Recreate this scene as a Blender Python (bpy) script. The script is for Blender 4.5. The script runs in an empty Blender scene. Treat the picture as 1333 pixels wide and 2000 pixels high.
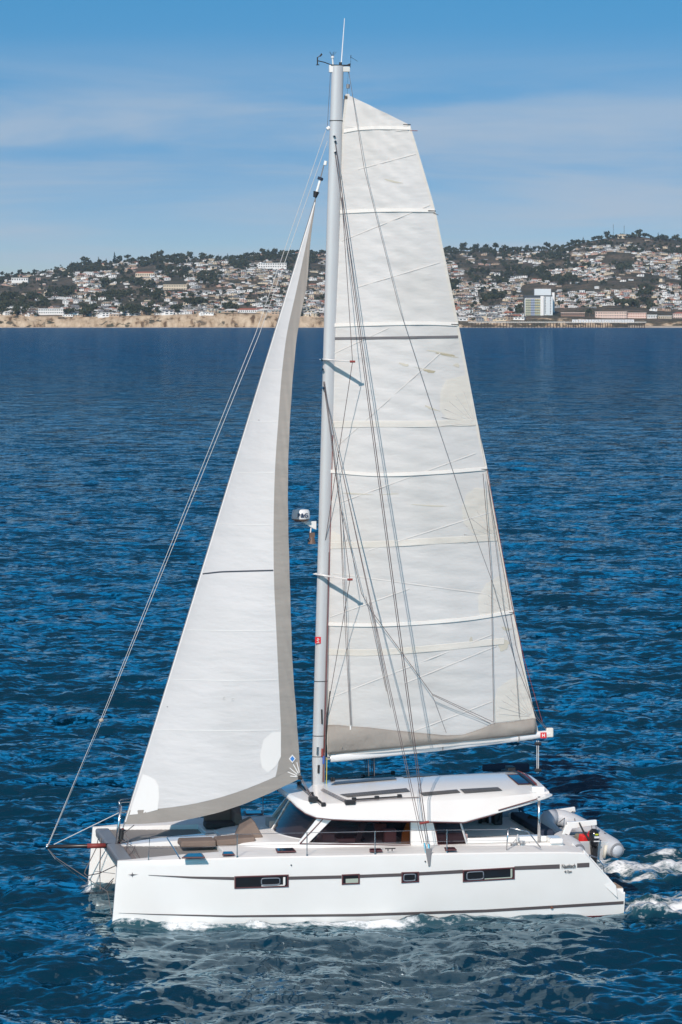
import bpy, bmesh, math, random
import numpy as np
from mathutils import Vector, Matrix
sc = bpy.context.scene
COL = sc.collection
R = math.radians
# ------------------------------------------------------------------ camera
F_PX, PW, PH, HORIZON, CAM_H = 6500.0, 1333.0, 2000.0, 619.0, 16.0
PITCH = math.atan((PH/2-HORIZON)/F_PX)
cd = bpy.data.cameras.new('camera'); cam = bpy.data.objects.new('camera', cd); COL.objects.link(cam)
cam.location = (0, 0, CAM_H); cam.rotation_euler = (math.pi/2-PITCH, 0, 0)
cd.sensor_fit = 'HORIZONTAL'; cd.sensor_width = 36.0; cd.lens = F_PX*36.0/PW
cd.clip_start = 1.0; cd.clip_end = 40000.0
sc.camera = cam
# ------------------------------------------------------------------ light
SUN_EL, SUN_AZ = R(34.0), R(15.0)        # sun behind the camera, a little to its left
sv = Vector((-math.sin(SUN_AZ)*math.cos(SUN_EL), -math.cos(SUN_AZ)*math.cos(SUN_EL), math.sin(SUN_EL)))
sd = bpy.data.lights.new('sun', 'SUN'); sun = bpy.data.objects.new('sun', sd); COL.objects.link(sun)
sd.energy = 4.1; sd.angle = R(0.55); sd.color = (1.0, 0.865, 0.77)
sun.rotation_euler = sv.to_track_quat('Z', 'Y').to_euler()
w = bpy.data.worlds.new('World'); sc.world = w; w.use_nodes = True
nt = w.node_tree; nt.nodes.clear(); N = nt.nodes.new; LK = nt.links.new
out = N('ShaderNodeOutputWorld'); bg = N('ShaderNodeBackground')
sky = N('ShaderNodeTexSky'); sky.sky_type = 'NISHITA'; sky.sun_disc = False
sky.sun_elevation = SUN_EL; sky.sun_rotation = math.atan2(sv.x, sv.y); sky.altitude = 0
sky.air_density = 1.0; sky.dust_density = 0.7; sky.ozone_density = 1.3
tc = N('ShaderNodeTexCoord'); sep = N('ShaderNodeSeparateXYZ'); LK(tc.outputs['Generated'], sep.inputs[0])
# clear dry air: the pale band near the horizon is thin (elevation curve steeper than the stock sky)
def wm(op, a, b=None, clamp=False):
    n = N('ShaderNodeMath'); n.operation = op; n.use_clamp = clamp
    for i, v in enumerate((a, b)):
        if v is None: continue
        if isinstance(v, (int, float)): n.inputs[i].default_value = v
        else: LK(v, n.inputs[i])
    return n.outputs[0]
zz = wm('MAXIMUM', sep.outputs[2], 0.0)
z2 = wm('ADD', wm('MULTIPLY', zz, 3.6), 0.012)
cmb = N('ShaderNodeCombineXYZ'); LK(sep.outputs[0], cmb.inputs[0]); LK(sep.outputs[1], cmb.inputs[1]); LK(z2, cmb.inputs[2])
nrm = N('ShaderNodeVectorMath'); nrm.operation = 'NORMALIZE'; LK(cmb.outputs[0], nrm.inputs[0]); LK(nrm.outputs[0], sky.inputs[0])
# thin high cirrus streaks low over the land
mp = N('ShaderNodeMapping'); mp.inputs['Scale'].default_value = (5, 5, 55); mp.inputs['Rotation'].default_value = (0.0, R(1.2), 0)
LK(tc.outputs['Generated'], mp.inputs[0])
n1 = N('ShaderNodeTexNoise'); n1.inputs['Scale'].default_value = 1.0; n1.inputs['Detail'].default_value = 7; n1.inputs['Roughness'].default_value = .55; n1.inputs['Distortion'].default_value = .5
LK(mp.outputs[0], n1.inputs[0])
cr = N('ShaderNodeMapRange'); cr.inputs[1].default_value = .36; cr.inputs[2].default_value = .70; cr.interpolation_type = 'SMOOTHSTEP'; LK(n1.outputs[0], cr.inputs[0])
b0 = N('ShaderNodeMapRange'); b0.inputs[1].default_value = .088; b0.inputs[2].default_value = .05; b0.interpolation_type = 'SMOOTHSTEP'; LK(sep.outputs[2], b0.inputs[0])
cov = wm('MULTIPLY', wm('MULTIPLY', cr.outputs[0], b0.outputs[0]), .85)
mixc = N('ShaderNodeMixRGB'); LK(cov, mixc.inputs[0])
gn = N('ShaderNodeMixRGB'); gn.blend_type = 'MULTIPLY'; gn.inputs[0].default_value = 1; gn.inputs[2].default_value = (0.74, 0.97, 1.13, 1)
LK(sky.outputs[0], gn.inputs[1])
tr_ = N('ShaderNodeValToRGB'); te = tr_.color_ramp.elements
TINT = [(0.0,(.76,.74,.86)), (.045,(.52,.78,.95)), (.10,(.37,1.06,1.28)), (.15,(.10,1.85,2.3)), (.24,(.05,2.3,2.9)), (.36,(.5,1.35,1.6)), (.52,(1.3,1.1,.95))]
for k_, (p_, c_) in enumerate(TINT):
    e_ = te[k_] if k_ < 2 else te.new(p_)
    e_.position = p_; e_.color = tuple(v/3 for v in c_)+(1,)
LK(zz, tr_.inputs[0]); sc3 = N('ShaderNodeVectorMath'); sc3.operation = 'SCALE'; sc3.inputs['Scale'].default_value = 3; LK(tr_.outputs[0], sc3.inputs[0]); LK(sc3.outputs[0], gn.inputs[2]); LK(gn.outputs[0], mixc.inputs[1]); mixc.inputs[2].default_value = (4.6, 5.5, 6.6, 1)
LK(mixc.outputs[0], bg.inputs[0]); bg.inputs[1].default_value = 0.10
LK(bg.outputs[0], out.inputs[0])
sc.view_settings.view_transform = 'Standard'; sc.view_settings.look = 'None'
sc.view_settings.exposure = 0.0; sc.view_settings.gamma = 1.0; sc.view_settings.use_curve_mapping = False
sc.render.engine = 'CYCLES'
sc.cycles.max_bounces = 8; sc.cycles.transparent_max_bounces = 12; sc.cycles.volume_bounces = 0
sc.cycles.use_denoising = True
rng = random.Random(7); nr = np.random.default_rng(11)

# ------------------------------------------------------------------ boat frame
X0, Y0, YAW = -6.5595, 89.4007, 0.18459   # X runs aft, Y to starboard (away from the camera), Z up
cy_, sy_ = math.cos(YAW), math.sin(YAW)
def _ray(px, py):
    a = (px-PW/2)/F_PX; b = (PH/2-py)/F_PX
    d = (a, math.cos(PITCH)+b*math.sin(PITCH), -math.sin(PITCH)+b*math.cos(PITCH))
    D = Vector((cy_*d[0]+sy_*d[1], -sy_*d[0]+cy_*d[1], d[2]))
    O = Vector((cy_*(-X0)+sy_*(-Y0), sy_*X0-cy_*Y0, CAM_H)); return O, D
def PY(px, py, Y):            # measured point -> boat coordinates in the lateral plane Y
    O, D = _ray(px, py); return O+D*((Y-O.y)/D.y)
def PZ(px, py, Z):            # measured point -> boat coordinates in the level plane Z
    O, D = _ray(px, py); return O+D*((Z-O.z)/D.z)

# ------------------------------------------------------------------ helpers
def mat(name, col=(.8,.8,.8), rough=.5, metal=0.0, spec=.5, noise=None, bump=None, alpha=None, coat=0, trans=0, ior=None):
    m = bpy.data.materials.new(name); m.use_nodes = True
    t = m.node_tree; p = t.nodes['Principled BSDF']
    p.inputs['Base Color'].default_value = (*col, 1); p.inputs['Roughness'].default_value = rough
    p.inputs['Metallic'].default_value = metal; p.inputs['Specular IOR Level'].default_value = spec
    if coat: p.inputs['Coat Weight'].default_value = coat; p.inputs['Coat Roughness'].default_value = .08
    if trans: p.inputs['Transmission Weight'].default_value = trans
    if ior: p.inputs['IOR'].default_value = ior
    if noise:
        sc_, amt, col2 = noise
        c = t.nodes.new('ShaderNodeTexCoord'); n = t.nodes.new('ShaderNodeTexNoise'); n.inputs['Scale'].default_value = sc_
        n.inputs['Detail'].default_value = 6; t.links.new(c.outputs['Object'], n.inputs[0])
        r = t.nodes.new('ShaderNodeMapRange'); r.inputs[1].default_value = .38; r.inputs[2].default_value = .68; r.inputs[4].default_value = amt
        t.links.new(n.outputs[0], r.inputs[0])
        x = t.nodes.new('ShaderNodeMixRGB'); x.inputs[1].default_value = (*col, 1); x.inputs[2].default_value = (*col2, 1)
        t.links.new(r.outputs[0], x.inputs[0]); t.links.new(x.outputs[0], p.inputs['Base Color'])
    if bump:
        bs, bd = bump
        c = t.nodes.new('ShaderNodeTexCoord'); n = t.nodes.new('ShaderNodeTexNoise'); n.inputs['Scale'].default_value = bs; n.inputs['Detail'].default_value = 4
        t.links.new(c.outputs['Object'], n.inputs[0])
        b = t.nodes.new('ShaderNodeBump'); b.inputs['Distance'].default_value = bd; t.links.new(n.outputs[0], b.inputs['Height']); t.links.new(b.outputs[0], p.inputs['Normal'])
    return m
def tag(o, label=None, cat=None, group=None, kind=None):
    for k, v in (('label', label), ('category', cat), ('group', group), ('kind', kind)):
        if v: o[k] = v
    return o
def empty(name, loc=(0,0,0), rz=0, parent=None):
    o = bpy.data.objects.new(name, None); COL.objects.link(o); o.location = loc; o.rotation_euler = (0,0,rz)
    o.empty_display_size = .2
    if parent: o.parent = parent
    return o
class MB:
    def __init__(s): s.v = []; s.f = []; s.mi = []; s.cur = 0
    def add(s, vs, fs):
        n = len(s.v); s.v += [tuple(v) for v in vs]; s.f += [tuple(n+i for i in f) for f in fs]; s.mi += [s.cur]*len(fs); return s
    def box(s, x0, x1, y0, y1, z0, z1):
        return s.add([(x0,y0,z0),(x1,y0,z0),(x1,y1,z0),(x0,y1,z0),(x0,y0,z1),(x1,y0,z1),(x1,y1,z1),(x0,y1,z1)],
                     [(0,3,2,1),(4,5,6,7),(0,1,5,4),(1,2,6,5),(2,3,7,6),(3,0,4,7)])
    def hexa(s, a, b):           # two quads (bottom, top)
        return s.add(list(a)+list(b), [(0,3,2,1),(4,5,6,7),(0,1,5,4),(1,2,6,5),(2,3,7,6),(3,0,4,7)])
    def prism(s, poly, d):       # polygon (3-D points) extruded by vector d
        n = len(poly); d = Vector(d); a = [Vector(p) for p in poly]; b = [p+d for p in a]
        return s.add(a+b, [tuple(range(n))[::-1], tuple(range(n, 2*n))]+[(i, (i+1)%n, n+(i+1)%n, n+i) for i in range(n)])
    def tube(s, pts, r, seg=8, caps=True, ry=None, up=(0,0,1)):
        pts = [Vector(p) for p in pts]; n = len(pts); rs = r if isinstance(r, (list, tuple)) else [r]*n
        rings = []
        for i, p in enumerate(pts):
            t = (pts[min(i+1, n-1)]-pts[max(i-1, 0)]).normalized()
            u = Vector(up)
            if abs(t.dot(u)) > .95: u = Vector((1,0,0))
            a = t.cross(u).normalized(); b = a.cross(t).normalized()
            k = rs[i]; kb = k if ry is None else k*ry
            rings.append([p+a*math.cos(q)*k+b*math.sin(q)*kb for q in [2*math.pi*j/seg for j in range(seg)]])
        return s.loft(rings, caps=caps)
    def loft(s, rings, caps=True, closed=True):
        m = len(rings[0]); vs = [p for r in rings for p in r]; fs = []
        for i in range(len(rings)-1):
            for j in range(m if closed else m-1):
                k = (j+1) % m
                fs.append((i*m+j, i*m+k, (i+1)*m+k, (i+1)*m+j))
        if caps and closed: fs += [tuple(range(m))[::-1], tuple(range((len(rings)-1)*m, len(rings)*m))]
        return s.add(vs, fs)
    def grid(s, rows):           # rows of points, open sheet
        return s.loft(rows, caps=False, closed=False)
    def build(s, name, m, parent=None, smooth=False, bevel=0, solid=0, auto=None):
        me = bpy.data.meshes.new(name); me.from_pydata(s.v, [], s.f)
        for mm in (m if isinstance(m, (list, tuple)) else [m]): me.materials.append(mm)
        if any(s.mi): me.polygons.foreach_set('material_index', s.mi)
        me.update()
        bm = bmesh.new(); bm.from_mesh(me); bmesh.ops.recalc_face_normals(bm, faces=bm.faces); bm.to_mesh(me); bm.free()
        if smooth: me.polygons.foreach_set('use_smooth', [True]*len(me.polygons))
        o = bpy.data.objects.new(name, me); COL.objects.link(o)
        if parent: o.parent = parent
        if solid:
            q = o.modifiers.new('solid', 'SOLIDIFY'); q.thickness = solid; q.offset = 0
        if bevel:
            q = o.modifiers.new('bevel', 'BEVEL'); q.width = bevel; q.segments = 2; q.limit_method = 'ANGLE'; q.angle_limit = R(30)
        if auto is not None:
            me.polygons.foreach_set('use_smooth', [True]*len(me.polygons))
            bm = bmesh.new(); bm.from_mesh(me)
            for e in bm.edges:
                if len(e.link_faces) == 2 and e.calc_face_angle(0) > R(auto): e.smooth = False
            bm.to_mesh(me); bm.free()
        return o
def lerp(a, b, t): return a+(b-a)*t
def interp(x, tab):             # tab: [(x, v)...]; v number or tuple
    if x <= tab[0][0]: return tab[0][1]
    for (a, va), (b, vb) in zip(tab, tab[1:]):
        if x <= b:
            t = (x-a)/(b-a)
            if isinstance(va, (tuple, list)): return tuple(lerp(p, q, t) for p, q in zip(va, vb))
            return lerp(va, vb, t)
    return tab[-1][1]
def smoothtab(x, tab):          # Catmull-Rom over a table of numbers
    xs = [t[0] for t in tab]; vs = [t[1] for t in tab]
    if x <= xs[0]: return vs[0]
    if x >= xs[-1]: return vs[-1]
    i = max(k for k in range(len(xs)-1) if xs[k] <= x); t = (x-xs[i])/(xs[i+1]-xs[i])
    m0 = (vs[i+1]-vs[i-1])/(xs[i+1]-xs[i-1])*(xs[i+1]-xs[i]) if i > 0 else vs[i+1]-vs[i]
    m1 = (vs[i+2]-vs[i])/(xs[i+2]-xs[i])*(xs[i+1]-xs[i]) if i+2 < len(xs) else vs[i+1]-vs[i]
    return (2*t**3-3*t*t+1)*vs[i]+(t**3-2*t*t+t)*m0+(-2*t**3+3*t*t)*vs[i+1]+(t**3-t*t)*m1
# ------------------------------------------------------------------ water
def water_material():
    m = bpy.data.materials.new('sea_water'); m.use_nodes = True
    t = m.node_tree; p = t.nodes['Principled BSDF']; N = t.nodes.new; L = t.links.new
    g = N('ShaderNodeNewGeometry')
    def noise(scale, det, rough=.5, sx=1.0, seed=0):
        mp = N('ShaderNodeMapping'); mp.inputs['Scale'].default_value = (scale*sx, scale, scale); mp.inputs['Location'].default_value = (seed, seed*1.7, seed*.3)
        mp.inputs['Rotation'].default_value = (0, 0, R(9))
        L(g.outputs['Position'], mp.inputs[0]); n = N('ShaderNodeTexNoise'); n.inputs['Scale'].default_value = 1
        n.inputs['Detail'].default_value = det; n.inputs['Roughness'].default_value = rough; L(mp.outputs[0], n.inputs[0]); return n
    acc = None
    for scale, amp, sx, det, seed in ((.16, .9, .6, 2, 3.1), (.8, 1.4, .5, 3, 9.7), (3.6, 1.15, .55, 3, 21.3)):
        n = noise(scale, det, .55, sx, seed)
        s_ = N('ShaderNodeVectorMath'); s_.operation = 'SUBTRACT'; L(n.outputs['Color'], s_.inputs[0]); s_.inputs[1].default_value = (.5, .5, .5)
        k = N('ShaderNodeVectorMath'); k.operation = 'MULTIPLY'; L(s_.outputs[0], k.inputs[0]); k.inputs[1].default_value = (amp*.8, amp*1.15, 0)
        if acc is None: acc = k.outputs[0]
        else:
            a = N('ShaderNodeVectorMath'); a.operation = 'ADD'; L(acc, a.inputs[0]); L(k.outputs[0], a.inputs[1]); acc = a.outputs[0]
    lee = N('ShaderNodeAttribute'); lee.attribute_name = 'lee'
    lf = N('ShaderNodeMapRange'); lf.clamp = False; lf.inputs[3].default_value = 1; lf.inputs[4].default_value = .42; L(lee.outputs['Fac'], lf.inputs[0])
    ac2 = N('ShaderNodeVectorMath'); ac2.operation = 'SCALE'; L(acc, ac2.inputs[0]); L(lf.outputs[0], ac2.inputs['Scale']); acc = ac2.outputs[0]
    a = N('ShaderNodeVectorMath'); a.operation = 'ADD'; L(acc, a.inputs[0]); L(g.outputs['Normal'], a.inputs[1])
    nn = N('ShaderNodeVectorMath'); nn.operation = 'NORMALIZE'; L(a.outputs[0], nn.inputs[0])
    big = noise(.012, 3, .5, .35, 5)
    cr = N('ShaderNodeMixRGB'); L(big.outputs[0], cr.inputs[0]); cr.inputs[1].default_value = (.0002, .020, .040, 1); cr.inputs[2].default_value = (.0003, .034, .067, 1)
    # far base painted bluer, standing in for sky reflection missing out there
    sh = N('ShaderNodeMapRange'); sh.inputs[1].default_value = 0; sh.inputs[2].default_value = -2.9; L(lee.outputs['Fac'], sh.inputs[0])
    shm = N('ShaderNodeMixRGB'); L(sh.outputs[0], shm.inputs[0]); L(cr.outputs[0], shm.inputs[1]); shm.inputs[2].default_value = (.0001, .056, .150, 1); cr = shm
    at = N('ShaderNodeAttribute'); at.attribute_name = 'foam'
    fn = noise(5.5, 8, .72, .8, 2); fn2 = noise(1.3, 3, .5, .6, 44)
    mx = N('ShaderNodeMath'); mx.operation = 'ADD'; L(at.outputs['Fac'], mx.inputs[0])
    m1 = N('ShaderNodeMath'); m1.operation = 'MULTIPLY_ADD'; L(fn.outputs[0], m1.inputs[0]); m1.inputs[1].default_value = 1.5; m1.inputs[2].default_value = -.75
    m2 = N('ShaderNodeMath'); m2.operation = 'MULTIPLY_ADD'; L(fn2.outputs[0], m2.inputs[0]); m2.inputs[1].default_value = .9; L(m1.outputs[0], m2.inputs[2])
    m3 = N('ShaderNodeMath'); m3.operation = 'ADD'; L(m2.outputs[0], m3.inputs[0]); L(at.outputs['Fac'], m3.inputs[1])
    r = N('ShaderNodeMapRange'); r.inputs[1].default_value = .92; r.inputs[2].default_value = 1.3; L(m3.outputs[0], r.inputs[0])
    gate = N('ShaderNodeMath'); gate.operation = 'MULTIPLY'; L(r.outputs[0], gate.inputs[0])
    gg = N('ShaderNodeMapRange'); gg.inputs[1].default_value = .02; gg.inputs[2].default_value = .2; L(at.outputs['Fac'], gg.inputs[0]); L(gg.outputs[0], gate.inputs[1])
    mix = N('ShaderNodeMixRGB'); L(gate.outputs[0], mix.inputs[0]); L(cr.outputs[0], mix.inputs[1]); mix.inputs[2].default_value = (.78, .82, .84, 1)
    # aerated water round the foam is milky blue-green
    aer = N('ShaderNodeMixRGB'); L(cr.outputs[0], aer.inputs[1]); aer.inputs[2].default_value = (.03, .12, .14, 1)
    ar = N('ShaderNodeMapRange'); ar.inputs[1].default_value = .1; ar.inputs[2].default_value = .9; ar.inputs[4].default_value = .7; L(at.outputs['Fac'], ar.inputs[0]); L(ar.outputs[0], aer.inputs[0])
    L(aer.outputs[0], mix.inputs[1]); 
    t.nodes.remove(p); o = t.nodes['Material Output']
    # wind-roughened sea: facets hide one another, so its reflectance levels off instead of reaching 1 at grazing angles
    fr = N('ShaderNodeFresnel'); fr.inputs[0].default_value = 1.33; L(nn.outputs[0], fr.inputs['Normal'])
    fc = N('ShaderNodeMapRange'); fc.inputs[1].default_value = .02; fc.inputs[2].default_value = .62; fc.inputs[3].default_value = .03; fc.inputs[4].default_value = .60; L(fr.outputs[0], fc.inputs[0])
    nf = N('ShaderNodeMath'); nf.operation = 'SUBTRACT'; nf.inputs[0].default_value = 1; L(gate.outputs[0], nf.inputs[1])
    ff = N('ShaderNodeMath'); ff.operation = 'MULTIPLY'; L(fc.outputs[0], ff.inputs[0]); L(nf.outputs[0], ff.inputs[1])
    df = N('ShaderNodeBsdfDiffuse'); L(mix.outputs[0], df.inputs[0]); L(nn.outputs[0], df.inputs['Normal'])
    gl = N('ShaderNodeBsdfGlossy'); gl.inputs['Roughness'].default_value = .06; gl.inputs['Color'].default_value = (.72, .90, .98, 1); L(nn.outputs[0], gl.inputs['Normal'])
    ms = N('ShaderNodeMixShader'); L(ff.outputs[0], ms.inputs[0]); L(df.outputs[0], ms.inputs[1]); L(gl.outputs[0], ms.inputs[2]); L(ms.outputs[0], o.inputs[0])
    return m
def ocean_tile(Nn, Lm, lmin, lmax, wind, rms, seed, spread=2.0):
    g = np.random.default_rng(seed)
    k = np.fft.fftfreq(Nn, d=Lm/Nn)*2*np.pi
    kx, ky = np.meshgrid(k, k, indexing='xy'); kk = np.hypot(kx, ky); kk[0,0] = 1
    cosd = (kx*math.cos(wind)+ky*math.sin(wind))/kk
    S = kk**-3.4*np.abs(cosd)**spread*np.exp(-(2*np.pi/lmax/kk)**2)*np.exp(-(kk*lmin/(2*np.pi))**2)
    S[0,0] = 0
    A = np.sqrt(S)*(g.normal(size=kk.shape)+1j*g.normal(size=kk.shape))
    h = np.real(np.fft.ifft2(A)); s = rms/h.std(); A = A*s
    dx = np.real(np.fft.ifft2(-1j*A*kx/kk)); dy = np.real(np.fft.ifft2(-1j*A*ky/kk))
    return h*s, dx, dy
def tile_at(T, Lm, x, y):
    Nn = T.shape[0]; u = (x/Lm) % 1*Nn; v = (y/Lm) % 1*Nn
    i = np.floor(u).astype(int); j = np.floor(v).astype(int); fu = u-i; fv = v-j
    i %= Nn; j %= Nn; i1 = (i+1) % Nn; j1 = (j+1) % Nn
    return (T[j,i]*(1-fu)+T[j,i1]*fu)*(1-fv)+(T[j1,i]*(1-fu)+T[j1,i1]*fu)*fv
def sstep(a, b, x): t = np.clip((x-a)/(b-a), 0, 1); return t*t*(3-2*t)
YC_ = 2.95
def build_water():
    # fan of rows and columns, fine in the part of the sea the picture looks at
    d0, d1 = 52.0, 4700.0
    nrow = 1050
    inv = np.linspace(1/d0, 1/d1, nrow); D = 1/inv
    D = np.concatenate([np.array([1, 12, 22, 30, 36, 41, 45, 48, 50.5]), D, np.array([4960, 5060])])
    fine = np.linspace(-.118, .118, 760)
    side = np.array([.122,.127,.133,.14,.15,.165,.185,.21,.24,.28,.34,.42,.55,.75,1.1,1.5])
    T = np.concatenate([-side[::-1], fine, side])
    X = np.clip(D[:,None]*T[None,:], -7000, 7000); Y = np.repeat(D[:,None], len(T), 1)
    Z = np.zeros_like(X); DX = np.zeros_like(X); DY = np.zeros_like(X)
    for (Nn, Lm, lmin, lmax, wd, rms, seed, sp, fade) in (
            (512, 163.0, 1.5, 13.0, R(74), .075, 5, 2.0, 900),
            (512, 61.0, .5, 4.5, R(104), .052, 8, 1.2, 420),
            (512, 23.0, .16, 1.6, R(84), .020, 21, .8, 200)):
        h, dx, dy = ocean_tile(Nn, Lm, lmin, lmax, wd, rms, seed, sp)
        f = np.exp(-(Y/fade)**2)*sstep(.13, .122, np.abs(T))[None,:]
        rot = {5: 0.21, 8: -.55, 21: 1.1}[seed]; c, s = math.cos(rot), math.sin(rot)
        u = X*c-Y*s; v = X*s+Y*c
        Z += tile_at(h, Lm, u, v)*f
        a = tile_at(dx, Lm, u, v)*f*.9; b = tile_at(dy, Lm, u, v)*f*.9
        DX += a*c+b*s; DY += -a*s+b*c
    # boat frame for wake and bow wave
    bx = cy_*(X-X0)+sy_*(Y-Y0); by = -sy_*(X-X0)+cy_*(Y-Y0)
    g = np.random.default_rng(3)
    n1 = ocean_tile(512, 20.0, .25, 1.6, R(20), 1.0, 31, .1)[0]; n2 = ocean_tile(512, 20.0, .8, 4.5, R(70), 1.0, 32, .1)[0]
    q1 = tile_at(n1, 20.0, bx, by); q2 = tile_at(n2, 20.0, bx*.8, by)
    foam = np.zeros_like(X)
    near = np.minimum(np.abs(by+YC_), np.abs(by-YC_)); calm = np.exp(-(np.maximum(near-.5, 0)/1.1)**2)*sstep(-1.2, .2, bx)*sstep(15.5, 13.5, bx)
    Z *= 1-.62*calm
    for yc in (-3.0, 2.95):                      # churned water behind each transom
        a = bx-13.55
        wdt = 1.0+.14*np.maximum(a, 0)
        lat = (by-yc-.03*np.maximum(a, 0)*(1 if yc > 0 else -1))/wdt
        m = np.exp(-(lat**2)*1.1)*sstep(0, .35, a)*np.exp(-np.maximum(a, 0)/16)
        foam = np.maximum(foam, m*(1.25-.035*np.maximum(a,0)+.18*q2)*(1 if yc < 0 else .72))
        Z += m*np.exp(-np.maximum(a, 0)/7)*(.16+.10*q1+.10*q2)
        for sgn in (-1, 1):                      # divergent crests of the wake
            cr_ = np.abs(by-yc-sgn*(.7+.33*np.maximum(a, 0)))/(.28+.05*np.maximum(a, 0))
            m2 = np.exp(-cr_**2)*sstep(-.6, 1.0, a)*np.exp(-np.maximum(a, 0)/12)
            Z += m2*(.14+.05*q1); foam = np.maximum(foam, m2*(.58+.34*q2))
    # bow wave and water sliding along each hull
    for yc, sg in ((-2.95, -1), (2.95, -1), (-2.95, 1), (2.95, 1)):
        wl = .06+.52*sstep(0, 4.5, bx)*1.0
        off = (by-yc)*sg-wl                      # metres outboard of the waterline
        al = sstep(-.5, .1, bx)*sstep(13.9, 12.8, bx)
        prof = interp_np(bx, [(-.5,.4),(.0,1.1),(1.6,1.1),(3.0,.75),(4.2,.6),(5.2,.95),(7.0,1.0),(8.0,.8),(8.6,.7),(9.3,.5),(10.2,.55),(11.5,.4),(13,.5)])
        ce = interp_np(bx, [(0,.10),(2,.22),(4,.16),(6,.22),(9,.14),(13,.1)])
        m = np.exp(-((off-ce)/(.17+.07*prof))**2)*al
        hh = interp_np(bx, [(-.3,0),(.2,.20),(1.2,.27),(2.6,.15),(4.4,.05),(5.8,.10),(7.6,.10),(8.7,.20),(9.3,.13),(10.5,.03),(13,.0)])
        Z += m*(hh+.03*q1)
        mf = np.exp(-((off-ce-.12)/(.22+.20*prof))**2)*al
        foam = np.maximum(foam, mf*prof*(.80+.34*q2))
        # thin drift of foam left further out
        m3 = np.exp(-((off-.5-.05*bx)/(.30))**2)*al
        foam = np.maximum(foam, m3*(.18+.16*q2))
    hwx = np.interp(bx, [0,.5,1,2,3.2,4.5,6,8,10,12,13.75], [.05,.17,.27,.43,.58,.69,.77,.82,.82,.78,.70])*.7-.10
    inside = ((np.abs(by+2.95) < hwx) | (np.abs(by-2.95) < hwx)) & (bx > .3) & (bx < 13.5)
    Z = np.where(inside, -.35, Z); foam = np.clip(foam, 0, 1)
    P = np.stack([X+DX, Y+DY, Z], -1).reshape(-1, 3).astype(np.float32)
    nr_, nc = X.shape
    idx = (np.arange(nr_-1)[:,None]*nc+np.arange(nc-1)[None,:]).reshape(-1)
    F = np.stack([idx, idx+1, idx+nc+1, idx+nc], -1).astype(np.int32)
    me = bpy.data.meshes.new('water'); me.vertices.add(len(P)); me.vertices.foreach_set('co', P.reshape(-1))
    me.loops.add(F.size); me.loops.foreach_set('vertex_index', F.reshape(-1))
    me.polygons.add(len(F)); me.polygons.foreach_set('loop_start', np.arange(len(F), dtype=np.int32)*4)
    me.polygons.foreach_set('use_smooth', np.ones(len(F), dtype=bool))
    me.update(calc_edges=True)
    at = me.attributes.new('foam', 'FLOAT', 'POINT'); at.data.foreach_set('value', foam.reshape(-1).astype(np.float32))
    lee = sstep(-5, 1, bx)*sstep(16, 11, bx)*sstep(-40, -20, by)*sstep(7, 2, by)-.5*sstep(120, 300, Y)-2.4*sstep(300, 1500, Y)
    at2 = me.attributes.new('lee', 'FLOAT', 'POINT'); at2.data.foreach_set('value', lee.reshape(-1).astype(np.float32))
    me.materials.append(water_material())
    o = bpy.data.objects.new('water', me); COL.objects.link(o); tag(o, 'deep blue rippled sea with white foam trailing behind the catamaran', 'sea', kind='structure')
    return Z
def interp_np(x, tab): return np.interp(x, [t[0] for t in tab], [t[1] for t in tab])
build_water()
# ------------------------------------------------------------------ coast
SKY = [(-5000,500),(-2500,505),(-1200,520),(-400,545),(0,541),(60,537),(100,530),(130,525),(165,517),(200,514),(260,510),(310,506),(340,504),(380,506),(430,505),(470,502),(500,497),(560,494),
       (600,496),(650,494),(760,492),(860,491),(900,488),(950,489),(1000,490),(1050,489),(1090,488),(1120,478),(1160,469),(1200,463),(1230,464),(1280,468),(1333,472),(1500,480),(2000,500),(3000,520),(6000,540)]
TOP = [(-4000,615),(0,615),(60,618),(110,617),(160,619),(230,618),(262,617),(300,616),(430,612),(520,613),(600,618),(640,620),(860,624),(900,627),(950,628),(1060,621),(1130,622),(1180,626),(1333,627),(2000,624),(6000,620)]
def vnoise(x, y, seed):
    # smooth value noise on arrays
    x = np.asarray(x, float); y = np.asarray(y, float)
    i = np.floor(x).astype(np.int64); j = np.floor(y).astype(np.int64); fx = x-i; fy = y-j
    fx = fx*fx*(3-2*fx); fy = fy*fy*(3-2*fy)
    def hsh(a, b):
        n = (a*374761393+b*668265263+seed*974711) & 0x7fffffff
        n = (n ^ (n >> 13))*1274126177 & 0x7fffffff
        return ((n ^ (n >> 16)) & 0xffff)/65535.0
    return (hsh(i,j)*(1-fx)+hsh(i+1,j)*fx)*(1-fy)+(hsh(i,j+1)*(1-fx)+hsh(i+1,j+1)*fx)*fy
def fnoise(x, y, seed, o=4):
    return sum(vnoise(x*2**k, y*2**k, seed+k)*.5**k for k in range(o))/sum(.5**k for k in range(o))
D_SHORE, D_TOP, D_RIDGE = 4950.0, 4996.0, 8000.0
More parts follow.
